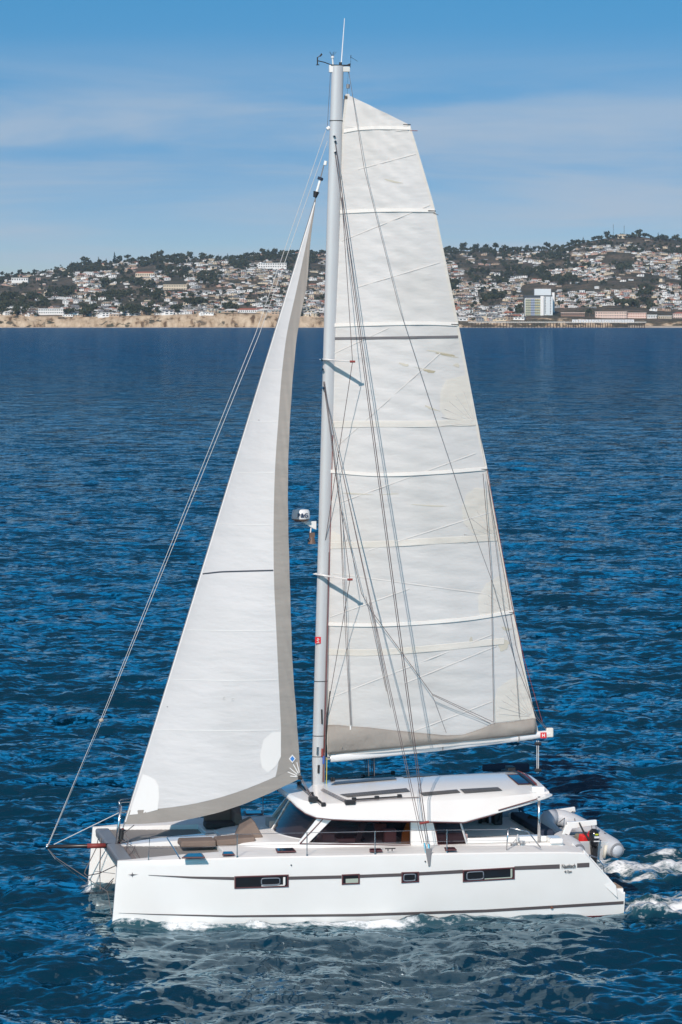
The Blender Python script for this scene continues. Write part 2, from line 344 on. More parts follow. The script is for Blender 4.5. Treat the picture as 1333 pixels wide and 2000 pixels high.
def ground(x, D):
    x = np.asarray(x, float); D = np.asarray(D, float)
    px = PW/2+F_PX*x/D
    ys = np.interp(px, [a for a, _ in SKY], [b for _, b in SKY]); yt = np.interp(px, [a for a, _ in TOP], [b for _, b in TOP])
    wob = (fnoise(x/60, D/60, 5)-.5)*22*np.clip((640-yt)/22, .3, 1)
    Dt = D-wob*np.clip((D-4935)/20, 0, 1)*np.clip((5300-D)/250, 0, 1)
    t = np.clip((Dt-D_TOP)/(D_RIDGE-D_TOP), 0, 1)
    yy = yt-(yt-ys)*t**.9
    z = CAM_H+(HORIZON-yy)*Dt/F_PX
    z = z+(fnoise(x/260, D/260, 9)-.5)*34*np.clip(t*4, 0, 1)*np.clip((1-t)*5, .25, 1)+(fnoise(x/55, D/90, 19)-.5)*9*np.clip(t*12, 0, 1)
    ztop = CAM_H+(HORIZON-yt)*D_TOP/F_PX
    s = np.clip((Dt-4966)/(D_TOP-4966), 0, 1); s = np.where(ztop > 14, s**.6, s)
    zf = 1.2*np.clip((D-D_SHORE)/16, -2, 1)+(ztop-1.2)*s
    z = np.where(Dt < D_TOP, zf, z)
    back = np.clip((D-D_RIDGE)/900, 0, 1)
    return z-back*60
def land(px, yy):               # picture column and height on the slope -> world x, D, z
    ys = float(np.interp(px, [a for a, _ in SKY], [b for _, b in SKY])); yt = float(np.interp(px, [a for a, _ in TOP], [b for _, b in TOP]))
    t = min(max((yt-yy)/(yt-ys), 0), 1)**(1/.9)
    D = D_TOP+(D_RIDGE-D_TOP)*t; D = max(D, D_TOP+4)
    x = (px-PW/2)/F_PX*D
    return x, D, float(ground(x, D))
def hill_material():
    m = bpy.data.materials.new('hillside'); m.use_nodes = True
    t = m.node_tree; p = t.nodes['Principled BSDF']; N = t.nodes.new; L = t.links.new; p.inputs['Roughness'].default_value = .95; p.inputs['Specular IOR Level'].default_value = .1
    g = N('ShaderNodeNewGeometry')
    def nz(s, d, sx=1, sz=1):
        mp = N('ShaderNodeMapping'); mp.inputs['Scale'].default_value = (s*sx, s, s*sz); L(g.outputs['Position'], mp.inputs[0])
        n = N('ShaderNodeTexNoise'); n.inputs['Scale'].default_value = 1; n.inputs['Detail'].default_value = d; n.inputs['Roughness'].default_value = .62; L(mp.outputs[0], n.inputs[0]); return n.outputs[0]
    a = N('ShaderNodeValToRGB'); L(nz(.014, 8), a.inputs[0]); e = a.color_ramp.elements
    e[0].position = .38; e[0].color = (.060, .066, .044, 1); e[1].position = .66; e[1].color = (.20, .155, .115, 1)
    q = e.new(.5); q.color = (.11, .10, .072, 1)
    f = N('ShaderNodeValToRGB'); L(nz(.22, 5), f.inputs[0]); e = f.color_ramp.elements; e[0].position = .35; e[0].color = (.35, .38, .36, 1); e[1].position = .65; e[1].color = (1.25, 1.2, 1.15, 1)
    mu = N('ShaderNodeMixRGB'); mu.blend_type = 'MULTIPLY'; mu.inputs[0].default_value = 1; L(a.outputs[0], mu.inputs[1]); L(f.outputs[0], mu.inputs[2])
    # cliff rock and sand where low and steep / close to the shore
    c = N('ShaderNodeValToRGB'); L(nz(.05, 9, 2.2, .35), c.inputs[0]); e = c.color_ramp.elements
    e[0].position = .36; e[0].color = (.13, .085, .05, 1); e[1].position = .62; e[1].color = (.60, .485, .35, 1)
    q = e.new(.44); q.color = (.40, .30, .20, 1)
    at = N('ShaderNodeAttribute'); at.attribute_name = 'rock'
    br = N('ShaderNodeMath'); br.operation = 'MULTIPLY_ADD'; L(nz(.05, 6), br.inputs[0]); br.inputs[1].default_value = 2.0; br.inputs[2].default_value = -1.0
    ad = N('ShaderNodeMath'); ad.operation = 'ADD'; L(at.outputs['Fac'], ad.inputs[0]); L(br.outputs[0], ad.inputs[1])
    st = N('ShaderNodeMapRange'); st.inputs[1].default_value = .45; st.inputs[2].default_value = .55; L(ad.outputs[0], st.inputs[0])
    x = N('ShaderNodeMixRGB'); L(st.outputs[0], x.inputs[0]); L(mu.outputs[0], x.inputs[1]); L(c.outputs[0], x.inputs[2])
    L(x.outputs[0], p.inputs['Base Color'])
    return m
def build_hills():
    u = np.concatenate([-np.array([1.4,1.2,1.0,.8,.65,.5,.4,.33,.28,.23,.19,.16,.14,.125]), np.linspace(-.115, .115, 460), np.array([.125,.14,.16,.19,.23,.28,.33,.4,.5,.65,.8,1.0,1.2,1.4])])
    D = np.concatenate([np.array([4930]), np.arange(4944, 5024, 4.0), np.arange(5024, 5300, 14.0), np.arange(5300, 8100, 26.0), np.array([8200, 8350, 8600, 8900, 9300])])
    X = np.clip(D[:,None]*u[None,:], -7400, 7400); Y = np.repeat(D[:,None], len(u), 1); Z = ground(X, Y)
    P = np.stack([X, Y, Z], -1).reshape(-1, 3); nr_, nc = X.shape
    idx = (np.arange(nr_-1)[:,None]*nc+np.arange(nc-1)[None,:]).reshape(-1)
    F = np.stack([idx, idx+1, idx+nc+1, idx+nc], -1)
    me = bpy.data.meshes.new('hills'); me.from_pydata(P.tolist(), [], F.tolist()); me.update()
    pxs = PW/2+F_PX*X/Y; rock = sstep(5016, 5003, Y)*np.where(pxs > 640, .46, .70)
    a = me.attributes.new('rock', 'FLOAT', 'POINT'); a.data.foreach_set('value', rock.reshape(-1).astype(np.float32))
    me.polygons.foreach_set('use_smooth', [True]*len(me.polygons)); me.materials.append(hill_material())
    o = bpy.data.objects.new('hills', me); COL.objects.link(o); tag(o, 'scrubby hillside rising from tan sea cliffs behind the town', 'hills', kind='structure')
build_hills()

# colour-by-object paint: each house shows its own obj.color
def paint(name, rough=.8):
    m = bpy.data.materials.new(name); m.use_nodes = True; t = m.node_tree; p = t.nodes['Principled BSDF']; p.inputs['Roughness'].default_value = rough
    oi = t.nodes.new('ShaderNodeObjectInfo'); c = t.nodes.new('ShaderNodeTexCoord'); n = t.nodes.new('ShaderNodeTexNoise'); n.inputs['Scale'].default_value = .6
    t.links.new(c.outputs['Object'], n.inputs[0]); r = t.nodes.new('ShaderNodeMapRange'); r.inputs[3].default_value = .82; r.inputs[4].default_value = 1.1; t.links.new(n.outputs[0], r.inputs[0])
    x = t.nodes.new('ShaderNodeVectorMath'); x.operation = 'SCALE'; t.links.new(oi.outputs['Color'], x.inputs[0]); t.links.new(r.outputs[0], x.inputs['Scale']); t.links.new(x.outputs[0], p.inputs['Base Color'])
    return m
M_WALL = paint('house_paint'); M_ROOF = paint('house_roofing')
M_PANE = mat('house_window_glass', (.03,.045,.06), .25)
M_LEAF = mat('tree_leaves', (.040,.054,.030), .9, spec=.1, noise=(.35, 1, (.095,.095,.055)))
M_LEAF2 = mat('conifer_leaves', (.018,.036,.026), .9, spec=.1, noise=(.4, 1, (.035,.055,.032)))
M_TRUNK = mat('tree_bark', (.12,.09,.065), .9)
def hip_roof(mb, x0, x1, y0, y1, z, h, over=.6, gable=False):
    x0 -= over; x1 += over; y0 -= over; y1 += over
    ym = (y0+y1)/2; ins = 0 if gable else (y1-y0)/2*.9
    a = [(x0,y0,z),(x1,y0,z),(x1,y1,z),(x0,y1,z),(x0+ins,ym,z+h),(x1-ins,ym,z+h)]
    return mb.add(a, [(0,3,2,1),(0,1,5,4),(2,3,4,5),(1,2,5),(3,0,4)])
HOUSE_KINDS = []
def house_proto(kind, wd, dp, ht, wing):
    body = MB().box(-wd/2, wd/2, -dp/2, dp/2, -6, ht)
    roof = MB(); wins = []
    if wing: body.box(-wd/2-wing, -wd/2-.01, -dp/2+1.5, dp/2-1, -6, ht*.55)
    if kind == 'flat':
        roof.box(-wd/2-.5, wd/2+.5, -dp/2-.9, dp/2+.5, ht+.01, ht+.5)
        if wing: roof.box(-wd/2-wing-.4, -wd/2-.52, -dp/2+1, dp/2-.8, ht*.55+.01, ht*.55+.4)
    else:
        hip_roof(roof, -wd/2, wd/2, -dp/2, dp/2, ht+.01, 2.6, gable=(kind == 'gabled'))
        if wing: hip_roof(roof, -wd/2-wing, -wd/2-1.3, -dp/2+1.5, dp/2-1, ht*.55+.01, 1.4)
    rows = 2 if ht > 5 else 1
    for r_ in range(rows):
        z0 = .9+r_*3.1; mb = MB(); n = max(2, int(wd/5.5)); s = wd/n
        for i in range(n): wins.append(MB().box(-wd/2+s*(i+.22), -wd/2+s*(i+.8), -dp/2-.06, -dp/2+.02, z0, z0+1.5))
        wins.append(MB().box(wd/2-.02, wd/2+.06, -dp*.25, dp*.2, z0, z0+1.4))
    def mesh(mb, nm, mt):
        o = mb.build(nm, mt); me = o.data; bpy.data.objects.remove(o); return me
    return dict(kind=kind, body=mesh(body, 'wall', M_WALL), roof=mesh(roof, 'roof', M_ROOF), wins=[mesh(q, 'window', M_PANE) for q in wins], wd=wd, dp=dp, ht=ht, geo=(body, roof, wins))
HOUSE_KINDS = [house_proto('flat', 18, 11, 6.2, 6), house_proto('flat', 24, 11, 3.6, 0), house_proto('flat', 13, 10, 7.4, 0),
               house_proto('hip', 17, 12, 5.6, 0), house_proto('hip', 22, 12, 3.4, 5), house_proto('gabled', 15, 10, 5.8, 4), house_proto('gabled', 20, 11, 3.6, 0)]
WALLS = {'white': (.84,.84,.82), 'cream': (.68,.57,.42), 'pink': (.60,.40,.32), 'tan': (.46,.34,.24), 'grey': (.36,.37,.38)}
ROOFS = {'white': (.62,.62,.60), 'grey': (.17,.17,.175), 'brown': (.13,.09,.07), 'red': (.36,.13,.08)}
COLS = [(220,'at far left'),(420,'left of the jib'),(660,'beside the jib'),(1010,'right of the mainsail'),(1180,'by the hotel tower'),(9999,'at far right')]
def colname(px): return next(n for a, n in COLS if px < a)
def rowname(f): return 'on the shore' if f < .12 else 'low down' if f < .4 else 'halfway up' if f < .72 else 'near the ridge'
ORD = ['leftmost','second from left','third from left','fourth from left','fifth from left','sixth from left','seventh from left','eighth from left','ninth from left','tenth from left','eleventh from left','twelfth from left','thirteenth from left','fourteenth from left','fifteenth from left','sixteenth from left']
def label_all(lst, plural, group):
    cells = {}
    for (o, px, f, d) in lst: cells.setdefault((d, rowname(f), colname(px)), []).append((px, -f, o))
    for (d, rn, cn), v in cells.items():
        v.sort(key=lambda q: q[:2])
        for i, (_, _, o) in enumerate(v):
            if len(v) == 1: o['label'] = f'{d} {plural[0]} {rn} {cn}'
            else: o['label'] = f'{ORD[min(i, 15)]} of the {d} {plural[1]} {rn} {cn}'
            o['group'] = group
BARE = [(85,556,75,15),(235,568,48,12),(965,522,75,17),(900,515,20,14),(1165,565,70,13),(1250,552,70,11),(500,566,34,9),(1262,470,95,8),(620,530,26,18),(40,575,60,8)]
def free_of(px, yy): return all(((px-a)/c)**2+((yy-b)/d)**2 > 1 for a, b, c, d in BARE)
BIG = []   # reserved boxes of the named buildings in slope coordinates
def reserve(a, b, c, d): BIG.append((a, b, c, d))
for q in ((1015,560,1090,632),(1155,598,1265,640),(1090,600,1150,640),(1180,500,1236,518),(72,598,130,618),(262,524,306,544),(318,552,370,572),(460,600,510,620),(424,602,444,618),(1262,603,1400,640)): reserve(*q)
def in_big(px, yy): return any(a < px < c and b < yy < d for a, b, c, d in BIG)
def frac(px, yy):
    ys = np.interp(px, [a for a, _ in SKY], [b for _, b in SKY]); yt = np.interp(px, [a for a, _ in TOP], [b for _, b in TOP]); return (yt-yy)/(yt-ys)
def scatter(n, dens, pxr=(-40, 1373), seed=1):
    g = random.Random(seed); out_ = []; tries = 0
    while len(out_) < n and tries < n*60:
        tries += 1; px = g.uniform(*pxr); ys = float(np.interp(px, [a for a, _ in SKY], [b for _, b in SKY])); yt = float(np.interp(px, [a for a, _ in TOP], [b for _, b in TOP]))
        yy = g.uniform(ys, yt)
        if in_big(px, yy) or g.random() > dens(px, yy): continue
        out_.append((px, yy))
    return out_
def hdens(px, yy):
    n = float(fnoise(px/42., yy/15., 77, 3)); f = frac(px, yy)
    if not free_of(px, yy): return .02
    d = max(0, min(1, (n-.36)*5))
    if f > .9: d *= .25
    if px < 330 and .12 < f < .34: d *= .25
    if 330 < px < 640 and .1 < f < .34: d *= .3
    if px > 1090 and f > .82: d *= .35
    return d
def tdens(px, yy):
    f = frac(px, yy)
    if not free_of(px, yy): return .12
    n = float(fnoise(px/42., yy/15., 77, 3)); d = .25+max(0, min(1, (.55-n)*4))*.75
    if f > .9: d = 1
    return d
def visible(px, yy): return not (675 < px < 850) and not (612 < px < 640)
# houses: place everything, the nearest (largest) 290 in view become things
cand = scatter(7500, hdens, seed=12)
front = [(px, float(np.interp(px, [a for a, _ in TOP], [b for _, b in TOP]))-g_) for px, g_ in [(p+rng.uniform(-4, 4), rng.uniform(.3, 2.5)) for p in range(0, 640, 13)]]
front += [(px, float(np.interp(px, [a for a, _ in TOP], [b for _, b in TOP]))-rng.uniform(.3, 2.5)) for px in range(905, 1015, 15)]
front = [q for q in front if not in_big(*q)]
used = {}
hs = []
for (px, yy) in front+cand:
    key = (int(px/6.5), int(yy/2.3))
    if key in used: continue
    used[key] = 1; hs.append((px, yy))
def pick(px, yy, g):
    k = g.choice([0,0,1,2,3,4,5,6,1])
    pinkish = px > 880 and yy > 585
    wc = g.choices(['white','cream','pink','tan','grey'], [.42,.22,.26 if pinkish else .10,.24,.11])[0]
    rc = g.choices(['white','grey','brown','red'], [.30,.34,.24,.12])[0]
    if HOUSE_KINDS[k]['kind'] == 'flat': rc = g.choice(['white','white','grey'])
    return k, wc, rc
gh = random.Random(5); indiv = []; rest = []
hs_sorted = sorted(hs, key=lambda q: land(*q)[1])
nv = 0
for (px, yy) in hs_sorted:
    k, wc, rc = pick(px, yy, gh); x, D, z = land(px, yy); rz = gh.gauss(.12, .35); sc_ = gh.uniform(.6, .95) if nv < 285 else gh.uniform(.4, .75)
    if visible(px, yy) and nv < 285 and -8 < px < 1341: indiv.append((px, yy, k, wc, rc, x, D, z, rz, sc_)); nv += 1
    else: rest.append((px, yy, k, wc, rc, x, D, z, rz, sc_))
lst = []
for (px, yy, k, wc, rc, x, D, z, rz, s) in indiv:
    K = HOUSE_KINDS[k]; e = empty('house', (x, D, z+.3), rz); e.scale = (s, s, s); e['category'] = 'house'
    for nm, me, c in [('wall', K['body'], WALLS[wc]), ('roof', K['roof'], ROOFS[rc])]+[('window', q, (0,0,0)) for q in K['wins']]:
        o = bpy.data.objects.new(nm, me); COL.objects.link(o); o.parent = e; o.color = (*c, 1)
    lst.append((e, px, frac(px, yy), f"{wc} {'flat-roofed' if K['kind']=='flat' else rc+'-roofed'}"))
label_all(lst, ('house', 'houses'), 'houses on the far shore')
# the rest of the town as one mass
def merge_houses(items):
    mats = []; idx = {}; V = []; Fc = []; MI = []
    def mid(col, nm):
        if (nm, col) not in idx:
            idx[(nm, col)] = len(mats); mats.append(M_PANE if nm == 'w' else mat('town_'+nm, col, .8))
        return idx[(nm, col)]
    for (px, yy, k, wc, rc, x, D, z, rz, s) in items:
        K = HOUSE_KINDS[k]; c, sn = math.cos(rz)*s, math.sin(rz)*s
        for mb, mi in [(K['geo'][0], mid(WALLS[wc], 'wall')), (K['geo'][1], mid(ROOFS[rc], 'roof'))]+[(q, mid((0,0,0), 'w')) for q in K['geo'][2]]:
            n = len(V)
            V += [(x+a*c-b*sn, D+a*sn+b*c, z+.3+h*s) for a, b, h in mb.v]; Fc += [tuple(n+i for i in f) for f in mb.f]; MI += [mi]*len(mb.f)
    me = bpy.data.meshes.new('distant_houses'); me.from_pydata(V, [], Fc)
    for q in mats: me.materials.append(q)
    me.polygons.foreach_set('material_index', MI); me.update()
    bm = bmesh.new(); bm.from_mesh(me); bmesh.ops.recalc_face_normals(bm, faces=bm.faces); bm.to_mesh(me); bm.free()
    o = bpy.data.objects.new('distant_houses', me); COL.objects.link(o)
    tag(o, 'mass of small pale houses covering the hillside behind the larger ones', 'houses', kind='stuff')
wide = []
for (a, b, n, sd_) in ((-2400, -45, 1500, 3), (1378, 3200, 1300, 4)):
    for (px, yy) in scatter(n, hdens, (a, b), sd_):
        k, wc, rc = pick(px, yy, gh); x, D, z = land(px, yy); wide.append((px, yy, k, wc, rc, x, D, z, gh.gauss(.1, .4), .8))
merge_houses(rest+wide)

# trees ------------------------------------------------------------
def crown_mesh(kind, seed):
    g = random.Random(seed); V = []; Fc = []
    def leafball(cx, cy, cz, r, n, flat=1.0):
        for _ in range(n):
            while True:
                p = Vector((g.uniform(-1,1), g.uniform(-1,1), g.uniform(-1,1)))
                if .35 < p.length < 1: break
            c = Vector((cx+p.x*r, cy+p.y*r, cz+p.z*r*flat)); a = Vector((g.gauss(0,1), g.gauss(0,1), g.gauss(0,1))).normalized(); b = a.orthogonal().normalized(); d = a.cross(b)
            s = r*g.uniform(.22, .42); i = len(V)
            V.extend([c-b*s-d*s*.7, c+b*s-d*s*.6, c+b*s*.8+d*s, c-b*s*.7+d*s*.8]); Fc.append((i, i+1, i+2, i+3))
    if kind == 'round':
        for _ in range(7):
            a = g.uniform(0, 6.28); q = g.uniform(0, 3.2); leafball(math.cos(a)*q, math.sin(a)*q, g.uniform(4.5, 8.5), g.uniform(1.7, 2.8), 26, .8)
    elif kind == 'conifer':
        for i in range(9):
            h = 2+i*1.35; leafball(g.uniform(-.3,.3), g.uniform(-.3,.3), h, 2.7*(1-i/10.5), 18, .7)
    else:
        for i in range(16):
            a = i/16*6.283+g.uniform(-.1,.1); el = g.uniform(-.5, .9); prev = Vector((0,0,11.5)); side = Vector((-math.sin(a), math.cos(a), 0))*.34
            for s in range(1, 4):
                t_ = s/3; p = Vector((math.cos(a)*2.6*t_, math.sin(a)*2.6*t_, 11.5+el*2.2*t_-2.4*t_*t_)); n = len(V)
                V.extend([prev-side, prev+side, p+side*(1-t_*.8), p-side*(1-t_*.8)]); Fc.append((n, n+1, n+2, n+3)); prev = p
    me = bpy.data.meshes.new('crown'); me.from_pydata([tuple(v) for v in V], [], Fc); me.materials.append(M_LEAF2 if kind == 'conifer' else M_LEAF); me.update()
    h = {'round': 5.5, 'conifer': 6, 'palm': 11.4}[kind]; r = {'round': .4, 'conifer': .3, 'palm': .24}[kind]
    tb = MB().tube([(0,0,-3),(.1,0,h*.5),(0,.1,h)], [r*1.3, r, r*.7], 6)
    if kind == 'round': tb.tube([(0,0,h*.6),(1.6,.4,h+1.5)], [r*.6, r*.3], 5).tube([(0,0,h*.7),(-1.4,-.6,h+1.8)], [r*.6, r*.3], 5)
    to = tb.build('trunk', M_TRUNK); tm = to.data; bpy.data.objects.remove(to)
    return me, tm
CR = {'round': [crown_mesh('round', s) for s in (1,2,3,4)], 'conifer': [crown_mesh('conifer', s) for s in (5,6)], 'palm': [crown_mesh('palm', s) for s in (7,8)]}
tl = scatter(5200, tdens, seed=31)
ridge = []
for i in range(430):
    px = rng.uniform(-30, 1360); ys = float(np.interp(px, [a for a, _ in SKY], [b for _, b in SKY]))
    if px < 140 and rng.random() < .72: continue
    ridge.append((px, ys+rng.uniform(0, 3)))
tall = [(165,518,'round',2.4),(194,515,'conifer',1.45),(209,515,'conifer',1.25),(225,513,'conifer',2.1),(236,512,'round',1.8),(252,511,'round',1.9),(287,510,'round',1.6),(301,508,'round',1.8),(314,506,'round',2.3),(318,506,'conifer',1.6),(342,506,'conifer',1.2),
        (355,505,'round',1.6),(372,507,'round',1.9),(395,506,'round',1.9),(412,506,'round',1.6),(455,504,'round',1.5),(512,498,'round',1.9),(537,496,'round',1.7),(604,497,'round',1.5),(120,528,'palm',1.3),(205,572,'round',2.6),(40,535,'round',1.3),
        (878,488,'round',1.7),(905,489,'round',2.1),(930,489,'round',1.9),(950,490,'round',2.1),(968,491,'round',2.4),(985,492,'round',2.1),(1005,491,'round',1.5),(1030,490,'round',1.7),(1068,489,'round',2.0),(1085,488,'round',1.7),(1118,480,'round',1.5),(1165,470,'round',1.6),
        (1185,465,'round',1.9),(1245,466,'round',2.0),(1240,464,'palm',1.2),(1248,464,'round',1.8),(1300,471,'round',1.6),(1320,471,'round',1.6)]
allt = [(px, yy, k, s) for px, yy, k, s in tall]+[(px, yy, 'round' if rng.random() < .9 else 'conifer', rng.uniform(.8, 1.35)) for px, yy in ridge]
for px, yy in tl:
    f = frac(px, yy); k = 'round'
    q = rng.random()
    if f < .35 and px > 860 and q < .22: k = 'palm'
    elif f < .3 and q < .07: k = 'palm'
    elif q > .95: k = 'conifer'
    allt.append((px, yy, k, rng.uniform(.6, 1.25)*(1.25 if k == 'round' and float(fnoise(px/42., yy/15., 77, 3)) < .42 else .8)))
allt = [(px, yy, k, s)+land(px, yy) for px, yy, k, s in allt]
key = lambda q: -(q[3]*1.0/q[5])
allt.sort(key=key); ti = []; tr = []; 
for q in allt:
    if visible(q[0], q[1]) and len(ti) < 285 and -5 < q[0] < 1338 and rng.random() < .9: ti.append(q)
    else: tr.append(q)
lst = []
for (px, yy, k, s, x, D, z) in ti:
    cme, tme = rng.choice(CR[k]); e = empty('palm_tree' if k == 'palm' else 'conifer_tree' if k == 'conifer' else 'leafy_tree', (x, D, z), rng.uniform(0, 6.28)); e.scale = (s*rng.uniform(.9, 1.15), s, s); e['category'] = 'tree'
    for nm, me in (('crown', cme), ('trunk', tme)):
        o = bpy.data.objects.new(nm, me); COL.objects.link(o); o.parent = e
    lst.append((e, px, frac(px, yy), {'round': 'leafy', 'conifer': 'pointed conifer', 'palm': 'slender palm'}[k]))
label_all(lst, ('tree', 'trees'), 'trees on the far hillside')
def merge_trees(items):
    Vs = []; Fs = []; off = 0; mi = []
    for (px, yy, k, s, x, D, z) in items:
        me = rng.choice(CR[k])[0]; n = len(me.vertices); co = np.empty(n*3); me.vertices.foreach_get('co', co); co = co.reshape(-1, 3)
        a = rng.uniform(0, 6.28); c, sn = math.cos(a)*s, math.sin(a)*s
        P = np.stack([x+co[:,0]*c-co[:,1]*sn, D+co[:,0]*sn+co[:,1]*c, z-1.5+co[:,2]*s], -1); Vs.append(P)
        F = np.empty(len(me.polygons)*4, dtype=np.int32); me.polygons.foreach_get('vertices', F); Fs.append(F+off); off += n
    P = np.concatenate(Vs).astype(np.float32); F = np.concatenate(Fs)
    me = bpy.data.meshes.new('distant_trees'); me.vertices.add(len(P)); me.vertices.foreach_set('co', P.reshape(-1)); me.loops.add(len(F)); me.loops.foreach_set('vertex_index', F)
    me.polygons.add(len(F)//4); me.polygons.foreach_set('loop_start', np.arange(len(F)//4, dtype=np.int32)*4); me.update(calc_edges=True); me.materials.append(M_LEAF)
    o = bpy.data.objects.new('distant_trees', me); COL.objects.link(o); tag(o, 'dark green tree cover between the houses on the far hillside', 'trees', kind='stuff')
wt = [(px, yy, 'round', rng.uniform(.9, 1.6))+land(px, yy) for (a, b, sd_) in ((-2400, -45, 8), (1378, 3200, 9)) for px, yy in scatter(1500, lambda p, y: 1, (a, b), sd_)]
merge_trees(tr+wt)

# named buildings ---------------------------------------------------
def block(mb, px0, px1, D, y0, y1, depth, skew=0.0):
    # box by its front width and by the heights of its foot and top
    x0 = (px0-PW/2)/F_PX*D; x1 = (px1-PW/2)/F_PX*D; z0 = CAM_H+(HORIZON-y1)*D/F_PX; z1 = CAM_H+(HORIZON-y0)*D/F_PX
    mb.box(x0, x1, D, D+depth, z0-3, z1); return x0, x1, z0, z1
def pmat(n, c, r=.7): return mat(n, c, r)
M_W = pmat('white_render', (.78,.78,.76)); M_PALEB = pmat('pale_blue_render', (.62,.67,.69)); M_PINK = pmat('pink_render', (.74,.58,.50)); M_DK = mat('dark_opening', (.04,.045,.05), .4)
M_BR = pmat('brown_timber_wall', (.24,.15,.11)); M_OR = pmat('orange_wall', (.55,.20,.10)); M_RED = pmat('terracotta_roof', (.40,.13,.08)); M_TEAL = pmat('teal_wall', (.12,.36,.34)); M_CR = pmat('cream_render', (.66,.56,.42))
def balcony_colours():
    m = bpy.data.materials.new('coloured_balcony_panels'); m.use_nodes = True; t = m.node_tree; p = t.nodes['Principled BSDF']; p.inputs['Roughness'].default_value = .5
    g = t.nodes.new('ShaderNodeTexCoord'); s = t.nodes.new('ShaderNodeSeparateXYZ'); t.links.new(g.outputs['Generated'], s.inputs[0])
    r = t.nodes.new('ShaderNodeValToRGB'); r.color_ramp.interpolation = 'CONSTANT'; e = r.color_ramp.elements; e[0].position = 0; e[0].color = (.50,.50,.20,1); e[1].position = .34; e[1].color = (.16,.26,.62,1)
    q = e.new(.55); q.color = (.30,.45,.42,1); q = e.new(.68); q.color = (.58,.48,.10,1); q = e.new(.86); q.color = (.40,.50,.28,1)
    t.links.new(s.outputs[0], r.inputs[0]); t.links.new(r.outputs[0], p.inputs['Base Color']); return m
def hotel():
    D = 5080.; root = empty('hotel_tower', ((1052-PW/2)/F_PX*D, D, 10)); bl = root.location
    tag(root, 'tall white beach hotel tower with rows of yellow, blue and green balconies', 'hotel')
    def part(nm, px0, px1, y0, y1, dD, dep, m, par=root):
        mb = MB(); block(mb, px0, px1, D+dD, y0, y1, dep); mb.v = [(a-bl.x, b-bl.y, c-bl.z) for a, b, c in mb.v]; return mb.build(nm, m, par)
    a = part('wall', 1025.5, 1056, 582, 624, 0, 22, M_W)
    part('side_wall', 1056, 1062, 578, 625, -3, 24, M_W)
    part('side_wall', 1062.5, 1079.5, 579, 616, 2, 22, M_PALEB)
    part('side_wall', 1078, 1083, 571, 606, 22, 12, M_W)
    part('penthouse', 1044, 1076, 564, 580, 24, 14, M_PALEB)
    part('parapet', 1025, 1079, 576.5, 580.5, 6, 14, M_DK)
    BCM = [mat('balcony_olive',(.52,.53,.36),.5), mat('balcony_blue',(.34,.42,.62),.5), mat('balcony_yellow',(.60,.54,.28),.5), mat('balcony_green',(.48,.55,.44),.5)]
    bp = MB(); x0 = (1025.8-PW/2)/F_PX*D; x1 = (1055.6-PW/2)/F_PX*D
    for i in range(12):
        z = CAM_H+(HORIZON-622)*D/F_PX+i*(39*D/F_PX/12)
        n = 8
        for j in range(n):
            a0 = lerp(x0, x1, (j+.08)/n); a1 = lerp(x0, x1, (j+.92)/n); MB().box(a0-bl.x, a1-bl.x, -.9, .2, z-bl.z, z+1.25-bl.z).build('balcony', BCM[0 if j < 3 else 1 if j < 5 else 2 if i % 2 else 3], root)
    wn = MB()
    for i in range(12):
        z = CAM_H+(HORIZON-622)*D/F_PX+i*(39*D/F_PX/12)+1.4
        MB().box(x0+.5-bl.x, x1-.5-bl.x, -.12, .1, z-bl.z, z+1.1-bl.z).build('window', M_DK, root)
    w2 = MB()
    for i in range(11):
        z = CAM_H+(HORIZON-612)*D/F_PX+i*2.4
        for px in (1064.2, 1074.3):
            x = (px-PW/2)/F_PX*(D+2); MB().box(x-bl.x, x+1.3-bl.x, 1.8, 2.1, z-bl.z, z+1.3-bl.z).build('side_window', M_DK, root)
hotel()
def longbuilding(name, label, cat, px0, px1, y0, y1, D, wall, roof, nwin, rows, roofh=1.2, depth=14, bay=False, winmat=None):
    xm = ((px0+px1)/2-PW/2)/F_PX*D; z0 = CAM_H+(HORIZON-y1)*D/F_PX; z1 = CAM_H+(HORIZON-y0)*D/F_PX; wd = (px1-px0)/F_PX*D
    root = empty(name, (xm, D, z0)); tag(root, label, cat)
    b = MB().box(-wd/2, wd/2, 0, depth, -4, z1-z0)
    if bay:
        for i in range(0, nwin, 3): b.box(-wd/2+wd*(i+.2)/nwin, -wd/2+wd*(i+1.4)/nwin, -1.8, .1, -3, (z1-z0)*.93)
    b.build('wall', wall, root)
    r = MB()
    if roofh < 1: r.box(-wd/2-.5, wd/2+.5, -.9, depth+.5, z1-z0+.01, z1-z0+roofh)
    else: hip_roof(r, -wd/2, wd/2, 0, depth, z1-z0+.01, roofh)
    r.build('roof', roof, root)
    fh = (z1-z0)/rows
    for k in range(rows):
        wmb = MB(); s = wd/nwin
        for i in range(nwin):
            f = -1.9 if (bay and i % 3 == 0) else -.08
            MB().box(-wd/2+s*(i+.28), -wd/2+s*(i+.76), f, f+.2, fh*k+fh*.3, fh*k+fh*.78).build('window', winmat or M_DK, root)
    return root
longbuilding('apartment_hotel', 'long pink beachfront hotel four storeys high right of the tower', 'hotel', 1163, 1224, 609, 629, 5060, M_PINK, M_PINK, 18, 4, .7, bay=True)
longbuilding('apartment_hotel', 'pink hotel wing with red trimmed windows beside the longer pink hotel', 'hotel', 1225, 1262, 611, 629, 5066, M_PINK, M_PINK, 11, 4, .6, winmat=M_RED)
longbuilding('timber_building', 'brown timber building with long balconies between tower and pink hotel', 'building', 1096, 1142, 611, 627, 5056, M_BR, M_PINK, 12, 3, .8)
longbuilding('beach_building', 'white low beach building right of the pink hotels', 'building', 1264, 1283, 615, 629, 5060, M_W, M_W, 6, 2, .6)
